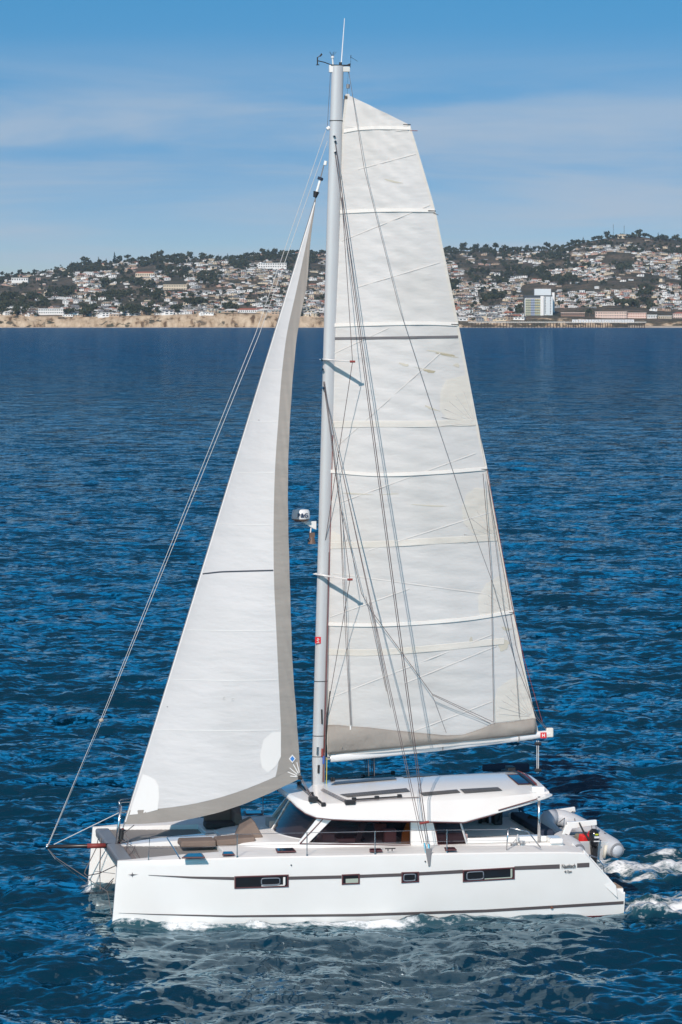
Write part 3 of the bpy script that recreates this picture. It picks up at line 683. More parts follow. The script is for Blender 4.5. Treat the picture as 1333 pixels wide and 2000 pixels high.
longbuilding('beach_building', 'cream two storey beach house at the far right edge of the shore', 'building', 1286, 1312, 617, 630, 5052, M_CR, M_W, 7, 2, .6)
longbuilding('beach_building', 'tall pale beach house beyond the last beach house on the right', 'building', 1315, 1345, 612, 629, 5070, M_PINK, M_RED, 8, 3, 2)
longbuilding('school_building', 'long orange walled building high on the right hand hill', 'building', 1184, 1232, 505, 512, 7300, M_OR, M_RED, 18, 1, 1.5)
longbuilding('apartment_block', 'long white apartment block on the left cliff top', 'apartment block', 76, 126, 603, 613, 5040, M_W, M_W, 14, 2, .6)
longbuilding('apartment_block', 'low white apartment block on the cliff left of the long white one', 'apartment block', 51, 73, 609, 616, 5020, M_W, M_W, 8, 1, .5)
longbuilding('large_house', 'broad pink roofed house high up on the left hill', 'house', 266, 303, 533, 541, 6900, M_CR, M_RED, 9, 1, 2.4)
longbuilding('apartment_block', 'cream apartment block with dark windows halfway up left of the jib', 'apartment block', 320, 366, 556, 567, 6300, M_CR, M_CR, 14, 2, .7)
longbuilding('terraced_house', 'row of red roofed white terraces on the cliff left of the jib', 'houses', 462, 506, 605, 616, 5040, M_W, M_RED, 11, 2, 2.4, bay=True)
longbuilding('beach_house', 'teal walled house on the cliff left of the red roofed row', 'house', 428, 442, 607, 616, 5036, M_TEAL, M_W, 4, 2, .6)
longbuilding('large_house', 'wide white villa on the skyline slope just left of the jib', 'house', 505, 560, 514, 523, 7000, M_W, M_W, 12, 2, .6)
longbuilding('large_house', 'long white villa beneath the ridge at the far left', 'house', 24, 56, 543, 549, 7000, M_W, M_W, 7, 1, .6)
longbuilding('large_house', 'cream hilltop mansion beside the radio masts', 'house', 1202, 1222, 459, 466, 7960, M_CR, M_CR, 6, 1, .8)
for i, (px, y0, y1) in enumerate(((1197, 439, 465), (1218, 441, 466))):
    D = 7980.; x = (px-PW/2)/F_PX*D; z0 = CAM_H+(HORIZON-y1)*D/F_PX; h = (y1-y0)*D/F_PX
    root = empty('radio_mast', (x, D, z0)); tag(root, ['taller left radio mast on the right hand ridge', 'shorter right radio mast on the right hand ridge'][i], 'radio mast', 'radio masts on the ridge')
    m = MB()
    for a in range(3):
        c, s = math.cos(a*2.094)*1.0, math.sin(a*2.094)*1.0; m.tube([(c*1.2, s*1.2, -3), (c*.5, s*.5, h)], .22, 5)
    for k in range(8): m.tube([(.9,0,h*k/8),(-.45,.78,h*(k+.5)/8),(-.45,-.78,h*(k+1)/8)], .15, 4)
    m.build('lattice', mat('mast_steel', (.10,.12,.14), .6), root)
    MB().tube([(0,0,h-1),(0,0,h+3.4)], .12, 5).build('antenna', mat('antenna_white', (.4,.4,.4), .6), root)
# pier
def pier():
    D = 4890.; x0 = (915-PW/2)/F_PX*D; x1 = (1262-PW/2)/F_PX*D; root = empty('pier', (x0, D, 0)); tag(root, 'long wooden pier on dark piles with white cottages along its right part', 'pier')
    dk = MB().box(0, x1-x0, 0, 8, 7.6, 8.3); dk.build('deck', mat('pier_deck', (.62,.58,.52), .8), root)
    rl = MB(); 
    for k in range(2): rl.box(0, x1-x0, -.12, .0, 8.9+k*.6, 9.05+k*.6)
    for i in range(88): rl.box(i*3-.08, i*3+.08, -.12, 0, 8.3, 9.6)
    rl.build('railing', M_W, root)
    pm = mat('pier_pile', (.075,.05,.038), .9)
    n = 0; x = 1.0
    while x < x1-x0:
        MB().tube([(x,.6,-2),(x,.6,7.6)], .42, 6).tube([(x,7,-2),(x,7,7.6)], .42, 6).tube([(x+.2,.6,6.6),(x+.2,7,6.6)], .3, 4).build('pile', pm, root); x += 4.6 if x < 140 else 3.6; n += 1
    for i in range(19):                     # cottages on the pier are things of their own
        px = 1118+i*6.4
        if px > 1240: break
        x = (px-PW/2)/F_PX*D; c = empty('pier_cottage', (x, D+1.2, 8.3)); tag(c, f'small white pier cottage, {["leftmost","second","third","fourth","fifth","sixth","seventh","eighth","ninth","tenth","eleventh","twelfth","thirteenth","fourteenth","fifteenth","sixteenth","seventeenth","eighteenth","nineteenth"][i]} of the row along the pier', 'cottage', 'white cottages on the pier')
        if i == 0:
            P0 = (MB().box(0, 3.9, 0, 4.6, 0, 2.9).build('wall', M_W, c), hip_roof(MB(), 0, 3.9, 0, 4.6, 2.91, 1.2, .25, True).build('roof', mat('cottage_roof', (.70,.72,.74), .6), c), MB().box(1.2, 2.4, -.05, .03, .9, 2.1).build('window', mat('cottage_shutter', (.05,.10,.22), .5), c))
        else:
            for o in P0: d = o.copy(); COL.objects.link(d); d.parent = c
pier()
# pale breaking surf where the sea meets the sand
sf = MB(); pts = []
for i in range(200):
    x = -640+i*6.7; y = 4944+float(vnoise(i*.35, 0, 3))*7; pts.append((x, y))
for (a, b), (c, d) in zip(pts, pts[1:]):
    sf.add([(a, b-2.5, .10), (c, d-2.5, .10), (c, d+5, .55), (a, b+5, .55)], [(0,1,2,3)])
tag(sf.build('surf', mat('surf_foam', (.72,.74,.74), .8, noise=(.2, 1, (.35,.36,.33)))), 'thin pale line of surf along the far shore', 'surf', kind='structure')
bs_ = MB()
for i in range(60):
    px = 1228+i*5; 
    a = (px-PW/2)/F_PX*4960; b = (px+5.02-PW/2)/F_PX*4960; bs_.add([(a,4948,.35),(b,4948,.35),(b,4990,4.6),(a,4990,4.6)], [(0,1,2,3)])
tag(bs_.build('beach', mat('dry_sand', (.52,.44,.34), .95, noise=(.1, 1, (.42,.36,.28)))), 'pale sand beach at the foot of the pier', 'beach', kind='structure')
# ------------------------------------------------------------------ materials of the boat
GEL = mat('white_gelcoat', (.80,.80,.785), .22, coat=.35, noise=(.9, .6, (.74,.735,.71)))
DECK = mat('nonslip_deck', (.80,.80,.785), .6, noise=(2.2, .6, (.76,.76,.74)), bump=(60, .002))
DKGLASS = mat('tinted_acrylic', (.016,.018,.022), .06, spec=.6)
FRAME = mat('burgundy_seal', (.10,.035,.04), .45)
STRIPE = mat('charcoal_stripe', (.095,.082,.085), .4)
ANTIF = mat('red_antifouling', (.20,.03,.025), .7)
STEEL = mat('polished_stainless', (.62,.63,.64), .22, metal=1.0)
ALU = mat('grey_aluminium', (.52,.54,.555), .38, metal=.15, noise=(.5,.5,(.46,.48,.50)))
ALUD = mat('dark_grey_aluminium', (.20,.21,.225), .45)
BLACK = mat('black_plastic', (.02,.02,.022), .45)
WIRE = mat('rigging_wire', (.10,.075,.075), .45)
ROPEW = mat('white_rope', (.55,.55,.54), .8)
ROPEG = mat('grey_rope', (.17,.15,.15), .85)
ROPER = mat('red_flecked_rope', (.25,.05,.045), .85)
ROPEY = mat('yellow_rope', (.45,.42,.10), .85)
TEAK = mat('weathered_teak', (.36,.27,.19), .8, noise=(3, 1, (.27,.20,.14)))
CUSH = mat('taupe_cushion_cloth', (.19,.145,.12), .85, noise=(3, .7, (.15,.115,.095)), bump=(8, .01))
CUSHD = mat('dark_seat_cloth', (.045,.04,.042), .85, bump=(8, .01))
NAVY = mat('navy_canvas', (.018,.028,.055), .8, bump=(6, .02))
DARKIN = mat('dark_interior', (.07,.045,.042), .8)
WOODIN = mat('interior_wood', (.28,.15,.11), .5)
ORANGE = mat('orange_curtain', (.85,.36,.05), .8)
CARBON = mat('carbon_tube', (.022,.02,.022), .35)

def glass_mat():
    m = bpy.data.materials.new('cabin_window_glass'); m.use_nodes = True; t = m.node_tree; p = t.nodes['Principled BSDF']; o = t.nodes['Material Output']
    p.inputs['Base Color'].default_value = (.012,.012,.016,1); p.inputs['Roughness'].default_value = .04
    tr = t.nodes.new('ShaderNodeBsdfTransparent'); tr.inputs[0].default_value = (.80,.70,.72,1)
    mx = t.nodes.new('ShaderNodeMixShader'); lw = t.nodes.new('ShaderNodeLayerWeight'); lw.inputs[0].default_value = .35
    r = t.nodes.new('ShaderNodeMapRange'); r.inputs[3].default_value = .12; r.inputs[4].default_value = .9; t.links.new(lw.outputs['Fresnel'], r.inputs[0])
    t.links.new(r.outputs[0], mx.inputs[0]); t.links.new(tr.outputs[0], mx.inputs[1]); t.links.new(p.outputs[0], mx.inputs[2]); t.links.new(mx.outputs[0], o.inputs[0]); return m
GLASS = glass_mat()

boat = empty('sailing_catamaran', (X0, Y0, 0), YAW)
tag(boat, 'white sailing catamaran under full main and jib with charcoal hull stripe', 'catamaran')

# ------------------------------------------------------------------ hulls
YC = 2.95
ZD = [(-.2,1.76),(0,1.76),(2,1.82),(3.8,1.86),(8.5,1.84),(11,1.80),(12.3,1.76),(12.62,1.72),(13.18,1.10),(13.58,.66),(13.7,.60),(13.9,.60)]
WD = [(0,.05),(.5,.17),(1,.27),(2,.43),(3.2,.58),(4.5,.69),(6,.77),(8,.82),(10,.82),(12,.78),(13.75,.70)]
GZ = [(-.7,.12),(-.45,.45),(-.15,.66),(0,.70),(.5,.84),(1.0,.93),(1.5,.99),(1.72,1.0),(1.9,.985)]
def gz(z): return smoothtab(z, GZ)
def hw(x): return smoothtab(x, WD)
def rake(x, z): return (.16*(z-.0)/1.8)*max(0, 1-x/1.6)
def hull_outer(x, z):            # outboard half-width from the hull's middle
    return hw(max(0, x))*gz(z)
def make_hull(side):
    xs = [0,.12,.3,.55,.9,1.3,1.8,2.4,3.1,3.9,4.8,5.8,7,8.2,9.4,10.5,11.4,12.1,12.5,12.62,12.8,13.0,13.2,13.4,13.58,13.7,13.76]
    zs = [-.7,-.55,-.4,-.2,-.02,.06,.3,.55,.8,1.05,1.3,1.5,1.62]
    rings = []
    for x in xs:
        zd = interp(x, ZD); w = hw(x); ring = []
        zz = [z for z in zs if z < zd-.06]
        while len(zz) < len(zs): zz.append(zd-.06-.001*(len(zs)-len(zz)))
        zz = sorted(zz)+[zd-.035]
        out_ = [(x+rake(x, z), w*gz(z), z) for z in zz]
        top = [(x+rake(x, zd), w*gz(zd)*.955, zd), (x+rake(x, zd), 0, zd+.015), (x+rake(x, zd), -w*gz(zd)*.955, zd)]
        inn = [(x+rake(x, z), -w*gz(z)*.97, z) for z in zz[::-1]]
        kz = -.85 if 1 < x < 12.5 else -.72
        ring = [(a, (-YC-b) if side < 0 else (YC+b), c) for a, b, c in out_+top+inn+[(x, 0, kz)]]
        rings.append(ring)
    b = MB().loft(rings)
    h = b.build('hull', [GEL, ANTIF, DECK], boat, auto=28)
    for p in h.data.polygons:
        c = p.center
        if c.z < lerp(-.33, .0, min(1, max(0, c.x/11))): p.material_index = 1
        elif p.normal.z > .9 and c.z > 1.5: p.material_index = 2
    return h
hullP = make_hull(-1); hullS = make_hull(1)
hullP['label'] = 'port hull nearest the viewer'; hullS['label'] = 'starboard hull, its bow showing at the left'
def on_hull(px, py, off=.012):   # measured point on the outer face of the port hull
    Y = -3.6
    for _ in range(12):
        P = PY(px, py, Y); Y = -(YC+hull_outer(P.x, P.z))-off
    return PY(px, py, Y)
def decal_strip(name, top, bot, m, parent, off=.010, n=60, th=.006):
    # band on the hull's face between two measured lines [(px,py)...]
    x0, x1 = top[0][0], top[-1][0]; a = []; b = []
    for i in range(n+1):
        px = lerp(x0, x1, i/n); a.append(on_hull(px, interp(px, top), off)); b.append(on_hull(px, interp(px, bot), off))
    mb = MB().grid([a, b]); return mb.build(name, m, parent, smooth=True)
up = [(290,1709.5),(375,1712.5),(458,1713.5),(563,1712.6),(668,1710.2),(785,1706),(905,1699.2),(1005,1692.6),(1095,1688.5),(1150,1685.5)]
lo = [(290,1710.2),(375,1716.5),(458,1719.5),(563,1718.8),(668,1716.5),(785,1712.2),(905,1706),(1005,1700),(1095,1697),(1155,1694)]
for a, b in ((290,457.5),(563.5,667.5),(702.5,784.5),(818.5,904.5),(1005.5,1094),(1128,1152)):
    pa = [(a, interp(a, up))]+[q for q in up if a < q[0] < b]+[(b, interp(b, up))]; pb = [(a, interp(a, lo))]+[q for q in lo if a < q[0] < b]+[(b, interp(b, lo))]
    decal_strip('hull_stripe', pa, pb, STRIPE, hullP, n=24)
decal_strip('boot_stripe', [(232,1783.6),(300,1785.6),(450,1788.5),(700,1785.5),(950,1777),(1219,1760.5)], [(232,1784.0),(300,1787.4),(450,1792.2),(700,1790.5),(950,1782.5),(1219,1766.5)], STRIPE, hullP, n=80)
# matching stripes on the other hull (mirrored across the boat)
def mirror_strip(name, pts, par):
    a, b = [], []
    for x, z0, z1 in pts:
        a.append((x, YC+hull_outer(x, z1)+.012, z1)); b.append((x, YC+hull_outer(x, z0)+.012, z0))
    MB().grid([a, b]).build(name, STRIPE, par, smooth=True)
mirror_strip('hull_stripe', [(1+i*.4, 1.30+.01*i, 1.33+.012*i) for i in range(29)], hullS)
mirror_strip('boot_stripe', [(.3+i*.45, .24, .30) for i in range(30)], hullS)
def hull_window(x0, x1, yt0, yt1, yb0, yb1, kind):
    # outline: top-left, top-right, bottom-right, bottom-left
    def q(fx, fy, off): return on_hull(lerp(x0, x1, fx), lerp(lerp(yt0, yt1, fx), lerp(yb0, yb1, fx), fy), off)
    n = 10; bx_ = 2.6/(x1-x0); by_ = 2.6/(yb0-yt0)
    fr = MB()
    def band(f0, f1, g0, g1, o0, o1, k):
        rows = [[q(lerp(f0, f1, i/k), g, o) for i in range(k+1)] for g, o in ((g0,o0),(g0,o1),(g1,o1),(g1,o0))]
        fr.grid(rows)
    band(0, 1, 0, by_, .0, .03, n); band(0, 1, 1-by_, 1, .0, .03, n); band(0, bx_, 0, 1, .0, .031, 1); band(1-bx_, 1, 0, 1, .0, .031, 1)
    w_ = fr.build('window', FRAME, hullP)
    g = MB().grid([[q(lerp(bx_*.9, 1-bx_*.9, i/n), f, .014) for i in range(n+1)] for f in (by_*.9, 1-by_*.9)]); g.build('pane', DKGLASS, w_)
    def rect(f0, f1, g0, g1, m, nm, off=.018):
        MB().grid([[q(lerp(f0, f1, i/4), f, off) for i in range(5)] for f in (g0, g1)]).build(nm, m, w_)
    def ring(f0, f1, g0, g1, m):
        c = []
        for i in range(28):
            a = 2*math.pi*i/28; cx = math.cos(a); sy = math.sin(a); cx = math.copysign(abs(cx)**.35, cx); sy = math.copysign(abs(sy)**.35, sy)
            c.append(q((f0+f1)/2+(f1-f0)/2*cx, (g0+g1)/2+(g1-g0)/2*sy, .03))
        c += c[:2]; MB().tube(c, .016, 6, caps=False).build('port_frame', mat('port_frame_grey', (.16,.19,.23), .4), w_)
    if kind == 'fwd': ring(.50, .84, .25, .78, None); rect(.50, .93, .80, .88, GEL, 'inner_sill', .017); rect(.90, .94, .2, .82, GEL, 'inner_sill', .0175)
    if kind == 'pale': rect(.22, .92, .45, .88, mat('pale_blind', (.36,.42,.36), .6), 'blind')
    if kind == 'small': ring(.14, .80, .22, .82, None)
    if kind == 'aft': ring(.08, .40, .20, .84, None); rect(.42, .95, .80, .90, mat('pale_blind', (.36,.42,.36), .6), 'inner_sill'); rect(.92, .955, .12, .80, mat('pale_blind', (.36,.42,.36), .6), 'inner_sill', .0175)
hull_window(458, 564, 1712, 1708.5, 1736.5, 1733, 'fwd'); hull_window(668, 703, 1708.5, 1707, 1728.5, 1727, 'pale')
hull_window(784.5, 819, 1704, 1703, 1725.5, 1723.5, 'small'); hull_window(904.5, 1006, 1700, 1694, 1723.5, 1717.5, 'aft')
def text(body, size, loc, rot, m, name, parent, ext=.002, bold=0):
    c = bpy.data.curves.new(name, 'FONT'); c.body = body; c.size = size; c.extrude = ext; c.align_x = 'CENTER'; c.align_y = 'CENTER'; c.offset = bold
    o = bpy.data.objects.new(name, c); COL.objects.link(o); dg = bpy.context.evaluated_depsgraph_get(); me = bpy.data.meshes.new_from_object(o.evaluated_get(dg))
    bpy.data.objects.remove(o); me.materials.clear(); me.materials.append(m); o = bpy.data.objects.new(name, me); COL.objects.link(o); o.parent = parent; o.location = loc; o.rotation_euler = rot; return o
LET = mat('dark_lettering', (.05,.045,.045), .5)
P = on_hull(1111.5, 1692.5, .035); text('Nautitech', .165, P, (R(95), 0, R(2.5)), LET, 'lettering', hullP, bold=.002).scale = (.60, 1, 1)
P = on_hull(1110.5, 1703, .035); text('46 Open', .095, P, (R(95), 0, R(2.5)), LET, 'lettering', hullP, bold=.001).scale = (.62, 1, 1)
# star mark near the bow: four thin points
c0 = on_hull(258.5, 1709, .016); st = MB()
for k, (l, wdt) in enumerate(((.10,.014),(.09,.014),(.10,.014),(.09,.014))):
    a = k*math.pi/2; d = Vector((math.cos(a), 0, math.sin(a))); s_ = Vector((-math.sin(a), 0, math.cos(a)))*wdt
    L_ = l*(1.7 if k == 0 else 1.3 if k == 2 else .8); st.add([c0+s_, c0+d*L_+Vector((0, .02*(L_) if 0 else 0, 0)), c0-s_], [(0,1,2)])
st.add([c0+Vector((-.04,-.001,-.004)), c0+Vector((.04,-.001,-.01)), c0+Vector((.05,-.001,.012)), c0+Vector((-.03,-.001,.014))], [(0,1,2,3)])
st.build('star_mark', STRIPE, hullP)
# rust weep and outlet near the waterline aft, small fittings
o1 = on_hull(1078, 1773, .02); MB().tube([o1, o1+Vector((0,-.035,0))], .035, 8).build('outlet', mat('rusty_outlet', (.16,.06,.035), .7), hullP)
for px, py in ((569,1690),(831,1683)):
    o1 = on_hull(px, py, .012); MB().tube([o1, o1+Vector((0,-.02,0))], .02, 6).build('fitting', BLACK, hullP)
# sugar-scoop steps between the aft gunwales
for side in (-1, 1):
    par = hullP if side < 0 else hullS
    for i, (xa, xb, z) in enumerate(((13.30,13.74,.66),(13.02,13.34,.98),(12.80,13.06,1.26),(12.62,12.84,1.52))):
        mb = MB().box(xa, xb, side*YC-.50, side*YC+.42, z-.35, z+.03); mb.build('step', GEL, par, bevel=.01)
        MB().box(xa+.05, xb-.01, side*YC-.46, side*YC+.38, z+.033, z+.05).build('teak_tread', TEAK, par)
    # inboard and outboard gunwale rails of the scoop
    for s2 in (-1, 1):
        off = side*YC+s2*.60
        MB().hexa([(12.60,off-.06,1.3),(12.60,off+.06,1.3),(13.55,off+.06,.45),(13.55,off-.06,.45)], [(12.60,off-.06,1.80),(12.60,off+.06,1.80),(13.50,off+.06,.79),(13.50,off-.06,.79)]).build('gunwale', GEL, par, bevel=.02)
    MB().tube([(12.72,side*YC-.72,1.66),(12.95,side*YC-.76,1.58),(13.1,side*YC-.76,1.38),(13.14,side*YC-.72,1.2)], .018, 8).build('grab_rail', STEEL, par)

# ------------------------------------------------------------------ bridgedeck and foredeck
bd = MB()
def slab(mb, xs_, zt, zb):       # xs_: [(x, halfwidth)...]
    mb.loft([[(x,-w_,zb(x)),(x,w_,zb(x)),(x,w_,zt(x)),(x,-w_,zt(x))] for x, w_ in xs_])
slab(bd, [(3.05,2.5),(3.5,2.6),(6,2.6),(9.7,2.6),(12.3,2.6)], lambda x: 1.835, lambda x: .80 if x > 3.6 else 1.1)
bdo = bd.build('bridgedeck', DECK, boat, bevel=.02)
# nacelle running forward to the crossbeam
nb = MB().loft([[(x,-w_,zb),(x,w_,zb),(x,w_*.92,zt),(x,0,zt+.03),(x,-w_*.92,zt)] for x, w_, zb, zt in ((.55,.14,1.52,1.70),(1.2,.30,1.35,1.78),(2.0,.42,1.2,1.84),(3.2,.52,1.0,1.90))])
nb.build('nacelle', GEL, boat, auto=35)
# raised foredeck moulding in front of the saloon
fm = MB().loft([[(x,-w_,1.836),(x,-w_*.93,z),(x,0,z+.03),(x,w_*.93,z),(x,w_,1.836)] for x, w_, z in ((3.35,1.25,1.86),(3.9,1.75,1.92),(4.5,2.05,1.97),(5.3,2.3,1.99),(6.2,2.35,1.99))])
fm.build('foredeck_moulding', DECK, boat, auto=35)
# trampolines
def tramp_mat():
    m = bpy.data.materials.new('trampoline_net'); m.use_nodes = True; t = m.node_tree; p = t.nodes['Principled BSDF']; o = t.nodes['Material Output']
    p.inputs['Base Color'].default_value = (.33,.32,.31,1); p.inputs['Roughness'].default_value = .9
    c = t.nodes.new('ShaderNodeTexCoord'); mp = t.nodes.new('ShaderNodeMapping'); mp.inputs['Rotation'].default_value = (0,0,R(45)); mp.inputs['Scale'].default_value = (11,11,11)
    t.links.new(c.outputs['Object'], mp.inputs[0]); s = t.nodes.new('ShaderNodeSeparateXYZ'); t.links.new(mp.outputs[0], s.inputs[0])
    def m_(op, a, b=None):
        n = t.nodes.new('ShaderNodeMath'); n.operation = op
        for i, v in enumerate((a, b)):
            if v is None: continue
            if isinstance(v, (int, float)): n.inputs[i].default_value = v
            else: t.links.new(v, n.inputs[i])
        return n.outputs[0]
    f = m_('MAXIMUM', m_('LESS_THAN', m_('FRACT', s.outputs[0]), .42), m_('LESS_THAN', m_('FRACT', s.outputs[1]), .42))
    tr = t.nodes.new('ShaderNodeBsdfTransparent'); mx = t.nodes.new('ShaderNodeMixShader'); t.links.new(f, mx.inputs[0]); t.links.new(tr.outputs[0], mx.inputs[1]); t.links.new(p.outputs[0], mx.inputs[2]); t.links.new(mx.outputs[0], o.inputs[0]); return m
NET = tramp_mat()
for side in (-1, 1):
    rows = []
    for i in range(9):
        x = lerp(.56, 3.04, i/8); inner = interp(x, [(.55,.16),(1.2,.32),(2,.44),(3.2,.54)]); outer = YC-hw(x)*.96
        rows.append([(x, side*lerp(inner, outer, j/6), 1.70-.05*math.sin(math.pi*i/8)*math.sin(math.pi*j/6)) for j in range(7)])
    MB().grid(rows).build('trampoline', NET, boat, solid=.012)
# crossbeam with its step, seagull striker and bowsprit
bmN, bmF = Vector((.40,-2.72,1.70)), Vector((.34,2.75,1.72))
cb = MB().hexa([(.22,-2.72,1.50),(.56,-2.72,1.50),(.56,2.74,1.50),(.22,2.74,1.50)], [(.20,-2.72,1.76),(.60,-2.72,1.76),(.60,2.74,1.76),(.20,2.74,1.76)])
cbo = cb.build('crossbeam', ALUD, boat, bevel=.06)
tr = MB()
for i in range(14): tr.box(.62, .72, -2.6+i*.16, -2.52+i*.16, 1.70, 1.73)
tr.build('net_lacing', ROPEG, cbo)
bs = MB().tube([(.35,0,1.70),(-.1,0,1.705),(-1.38,0,1.72)], [.065,.06,.05], 12); bso = bs.build('bowsprit', CARBON, boat, smooth=True)
MB().tube([(.18,0,1.703),(-.32,0,1.706)], .068, 12).build('sleeve', mat('dark_red_sleeve', (.22,.035,.03), .6), bso, smooth=True)
MB().tube([(-1.37,0,1.72),(-1.44,0,1.72)], .062, 10).tube([(-1.40,0,1.72),(-1.40,0,1.80)], .03, 6).build('end_fitting', STEEL, bso, smooth=True)
# posts of the forestay frame in the middle of the beam
ps = MB().tube([PY(227,1657,-.12), PY(236,1574,-.12)], .035, 8).tube([PY(231,1663,.12), PY(234,1572,.12)], .035, 8)
ps.build('striker_post', STEEL, cbo, smooth=True)
MB().tube([PY(234,1576,0), PY(232.5,1566,.05), PY(236,1562.5,.1), PY(262,1558.5,.3)], .022, 8).tube([PY(236,1586,0), PY(262,1584,.2)], .03, 8).build('pulpit_rail', STEEL, cbo, smooth=True)
def rope(name, pts, r, m, parent=boat, seg=5):
    return MB().tube(pts, r, seg).build(name, m, parent)
bowT = lambda px, py, y: PY(px, py, y)
tip = Vector((-1.40,0,1.74))
rope('bridle', [tip, PY(200,1650,0)], .010, ROPEW); rope('bridle', [PY(105,1650,0), PY(234,1587,0)], .012, ROPEW)
rope('bobstay', [Vector((-1.4,0,1.68)), PY(108,1678,.2), PY(172,1727,2.2), (.06,2.88,.33)], .012, ROPEW)
rope('bobstay', [Vector((-1.4,0,1.68)), PY(110,1676,-.1), PY(210,1742,-2.0), (.0,-2.93,.35)], .009, ROPEG)
rope('mooring_line', [PY(193,1633,2.2), PY(189,1655,2.4), PY(167,1700,2.5), PY(165,1706,2.4), PY(170,1711,2.2), PY(195,1706,.6), PY(222,1693,-1.6), PY(242,1684,-2.7)], .014, ROPEG)
rope('mooring_line', [PY(197,1637,1.2), PY(195,1700,1.0), PY(196,1738,.8)], .016, ROPEG)
rope('mooring_line', [PY(225,1707,-2.0), PY(185,1702,1.2)], .008, ROPEG)
rope('mooring_line', [PY(222,1716,-1.9), PY(200,1740,-1.0)], .014, ROPEG)
rope('mooring_line', [PY(220,1722,-2.1), PY(208,1738,-1.5)], .014, ROPEG)
# furling drum and tack gear
tk = PY(243,1612,0)
MB().tube([PY(236,1640,0), PY(238,1622,0)], .07, 12).tube([PY(236,1641,0), PY(236,1643,0)], .11, 12).tube([PY(238,1622,0), PY(238.4,1620,0)], .11, 12).build('furling_drum', BLACK, boat)
MB().tube([PY(240,1618,0), PY(237.5,1640,0), PY(233,1648,0)], .035, 8).build('tack_strop', mat('dark_red_sling', (.16,.03,.03), .8), boat)
for a in ([PY(236,1640,0), PY(262,1655,-.8), PY(274,1678,-2.3)], [PY(240,1622,0), PY(252,1640,-.3), PY(247,1655,-.6), PY(244,1676,-2.2)], [PY(240,1630,0), PY(262,1612,.5)], [PY(258,1668,-1.6), PY(264,1652,-.8)], [PY(245,1677,-2.4), PY(262,1660,-1.2), PY(276,1681,-2.4)]):
    rope('foredeck_line', a, .011, ROPEG)

# ------------------------------------------------------------------ saloon
CW = 2.32
def wsb(i, n):     # windscreen foot curve, i from 0 (port corner) to n (starboard corner)
    t_ = -1+2*i/n; y = math.copysign(min(1, abs(t_)*1.0), t_)*1.72; return Vector((4.76+.52*abs(t_)**2.2, y, 1.985))
def wst(i, n):
    t_ = -1+2*i/n; y = t_*1.92; return Vector((5.30+.50*abs(t_)**2.2, y, 2.86-.16*abs(t_)**2))
cab = MB()
nW = 24
# skirts: sides, back and inner coaming; glass is set in the openings
for s in (-1, 1):
    y = s*CW; yi = s*(CW-.06)
    # side wall pieces round the long window (forward pillar, below, aft column)
    A0 = PY(583,1646,-CW); 
    def quad(p, nm, m=GEL, th=.05):
        P_ = [Vector((a.x, s*abs(a.y), a.z)) for a in p]; o = MB().prism(P_, (0, -s*th, 0)).build(nm, m, boat, bevel=.006); return o
    q = lambda px, py: PY(px, py, -CW)
    quad([q(583,1647), q(603,1647), q(650,1600), q(622,1597)], 'windscreen_pillar', GEL, .07)
    quad([q(583,1646), q(583,1662), q(848,1664), q(848,1650)], 'cabin_side', GEL, .06)
    quad([q(802,1600), q(802,1651), q(858,1653), q(845,1601)], 'cabin_column', GEL, .09)
    quad([q(845,1649.5), q(845,1664), q(1000,1666), q(1000,1652), q(915,1651)], 'cockpit_coaming', GEL, .10)
    # window
    fr = MB(); pts = [q(586,1648.5), q(802.5,1651), q(802.5,1602.5), q(633,1598)]; pts = [Vector((a.x, s*(CW+.012), a.z)) for a in pts]
    fr.tube(pts+pts[:1], .016, 4); wo = fr.build('side_window', FRAME, boat)
    MB().prism([Vector((a.x, s*(CW-.02), a.z)) for a in pts], (0, -s*.012, 0)).build('pane', GLASS, wo)
    mm = [q(703,1650), q(694,1650), q(708,1600), q(722,1600)]; MB().prism([Vector((a.x, s*(CW-.08), a.z)) for a in mm], (0, -s*.03, 0)).build('mullion', mat('grey_mullion', (.22,.22,.22), .5), wo)
    lb = [q(586,1648), q(606,1648), q(640,1602), q(633,1600)]; MB().prism([Vector((a.x, s*(CW-.06), a.z)) for a in lb], (0, -s*.02, 0)).build('inner_pillar', mat('inner_pillar_grey', (.42,.42,.40), .6), wo)
    # cockpit side opening: raked dark-edged glass
    pts = [q(856,1650), q(913,1650), q(899,1604), q(849,1604)]; pts = [Vector((a.x, s*(CW+.006), a.z)) for a in pts]
    f2 = MB().tube(pts+pts[:1], .016, 4).build('quarter_window', FRAME, boat)
    MB().prism([Vector((a.x, s*(CW-.02), a.z)) for a in pts], (0, -s*.012, 0)).build('pane', GLASS, f2)
    MB().tube([pts[1]+Vector((0,s*.0,0)), pts[2]], .03, 6).build('raked_post', ALU, f2)
# windscreen: frame with panes between mullions
wf = MB()
wf.tube([wsb(i, nW) for i in range(nW+1)], .03, 6); wf.tube([wst(i, nW) for i in range(nW+1)], .03, 6)
wfo = wf.build('windscreen', GEL, boat)
edges = [0, 13, 24]
for a in edges[1:-1]: MB().tube([wsb(a, nW), wst(a, nW)], .022, 6).build('mullion', GEL, wfo)
for a, b in zip(edges, edges[1:]):
    MB().grid([[wsb(i, nW)+Vector((.015,0,0)) for i in range(a, b+1)], [wst(i, nW)+Vector((.015,0,0)) for i in range(a, b+1)]]).build('pane', GLASS, wfo)
for s in (-1, 1): MB().prism([wsb(0 if s < 0 else nW, nW), Vector((5.42, s*(CW-.01), 1.97)), Vector((5.98, s*(CW-.01), 2.70)), wst(0 if s < 0 else nW, nW)], (.03,0,0)).build('corner_panel', FRAME if 0 else DKGLASS, wfo)
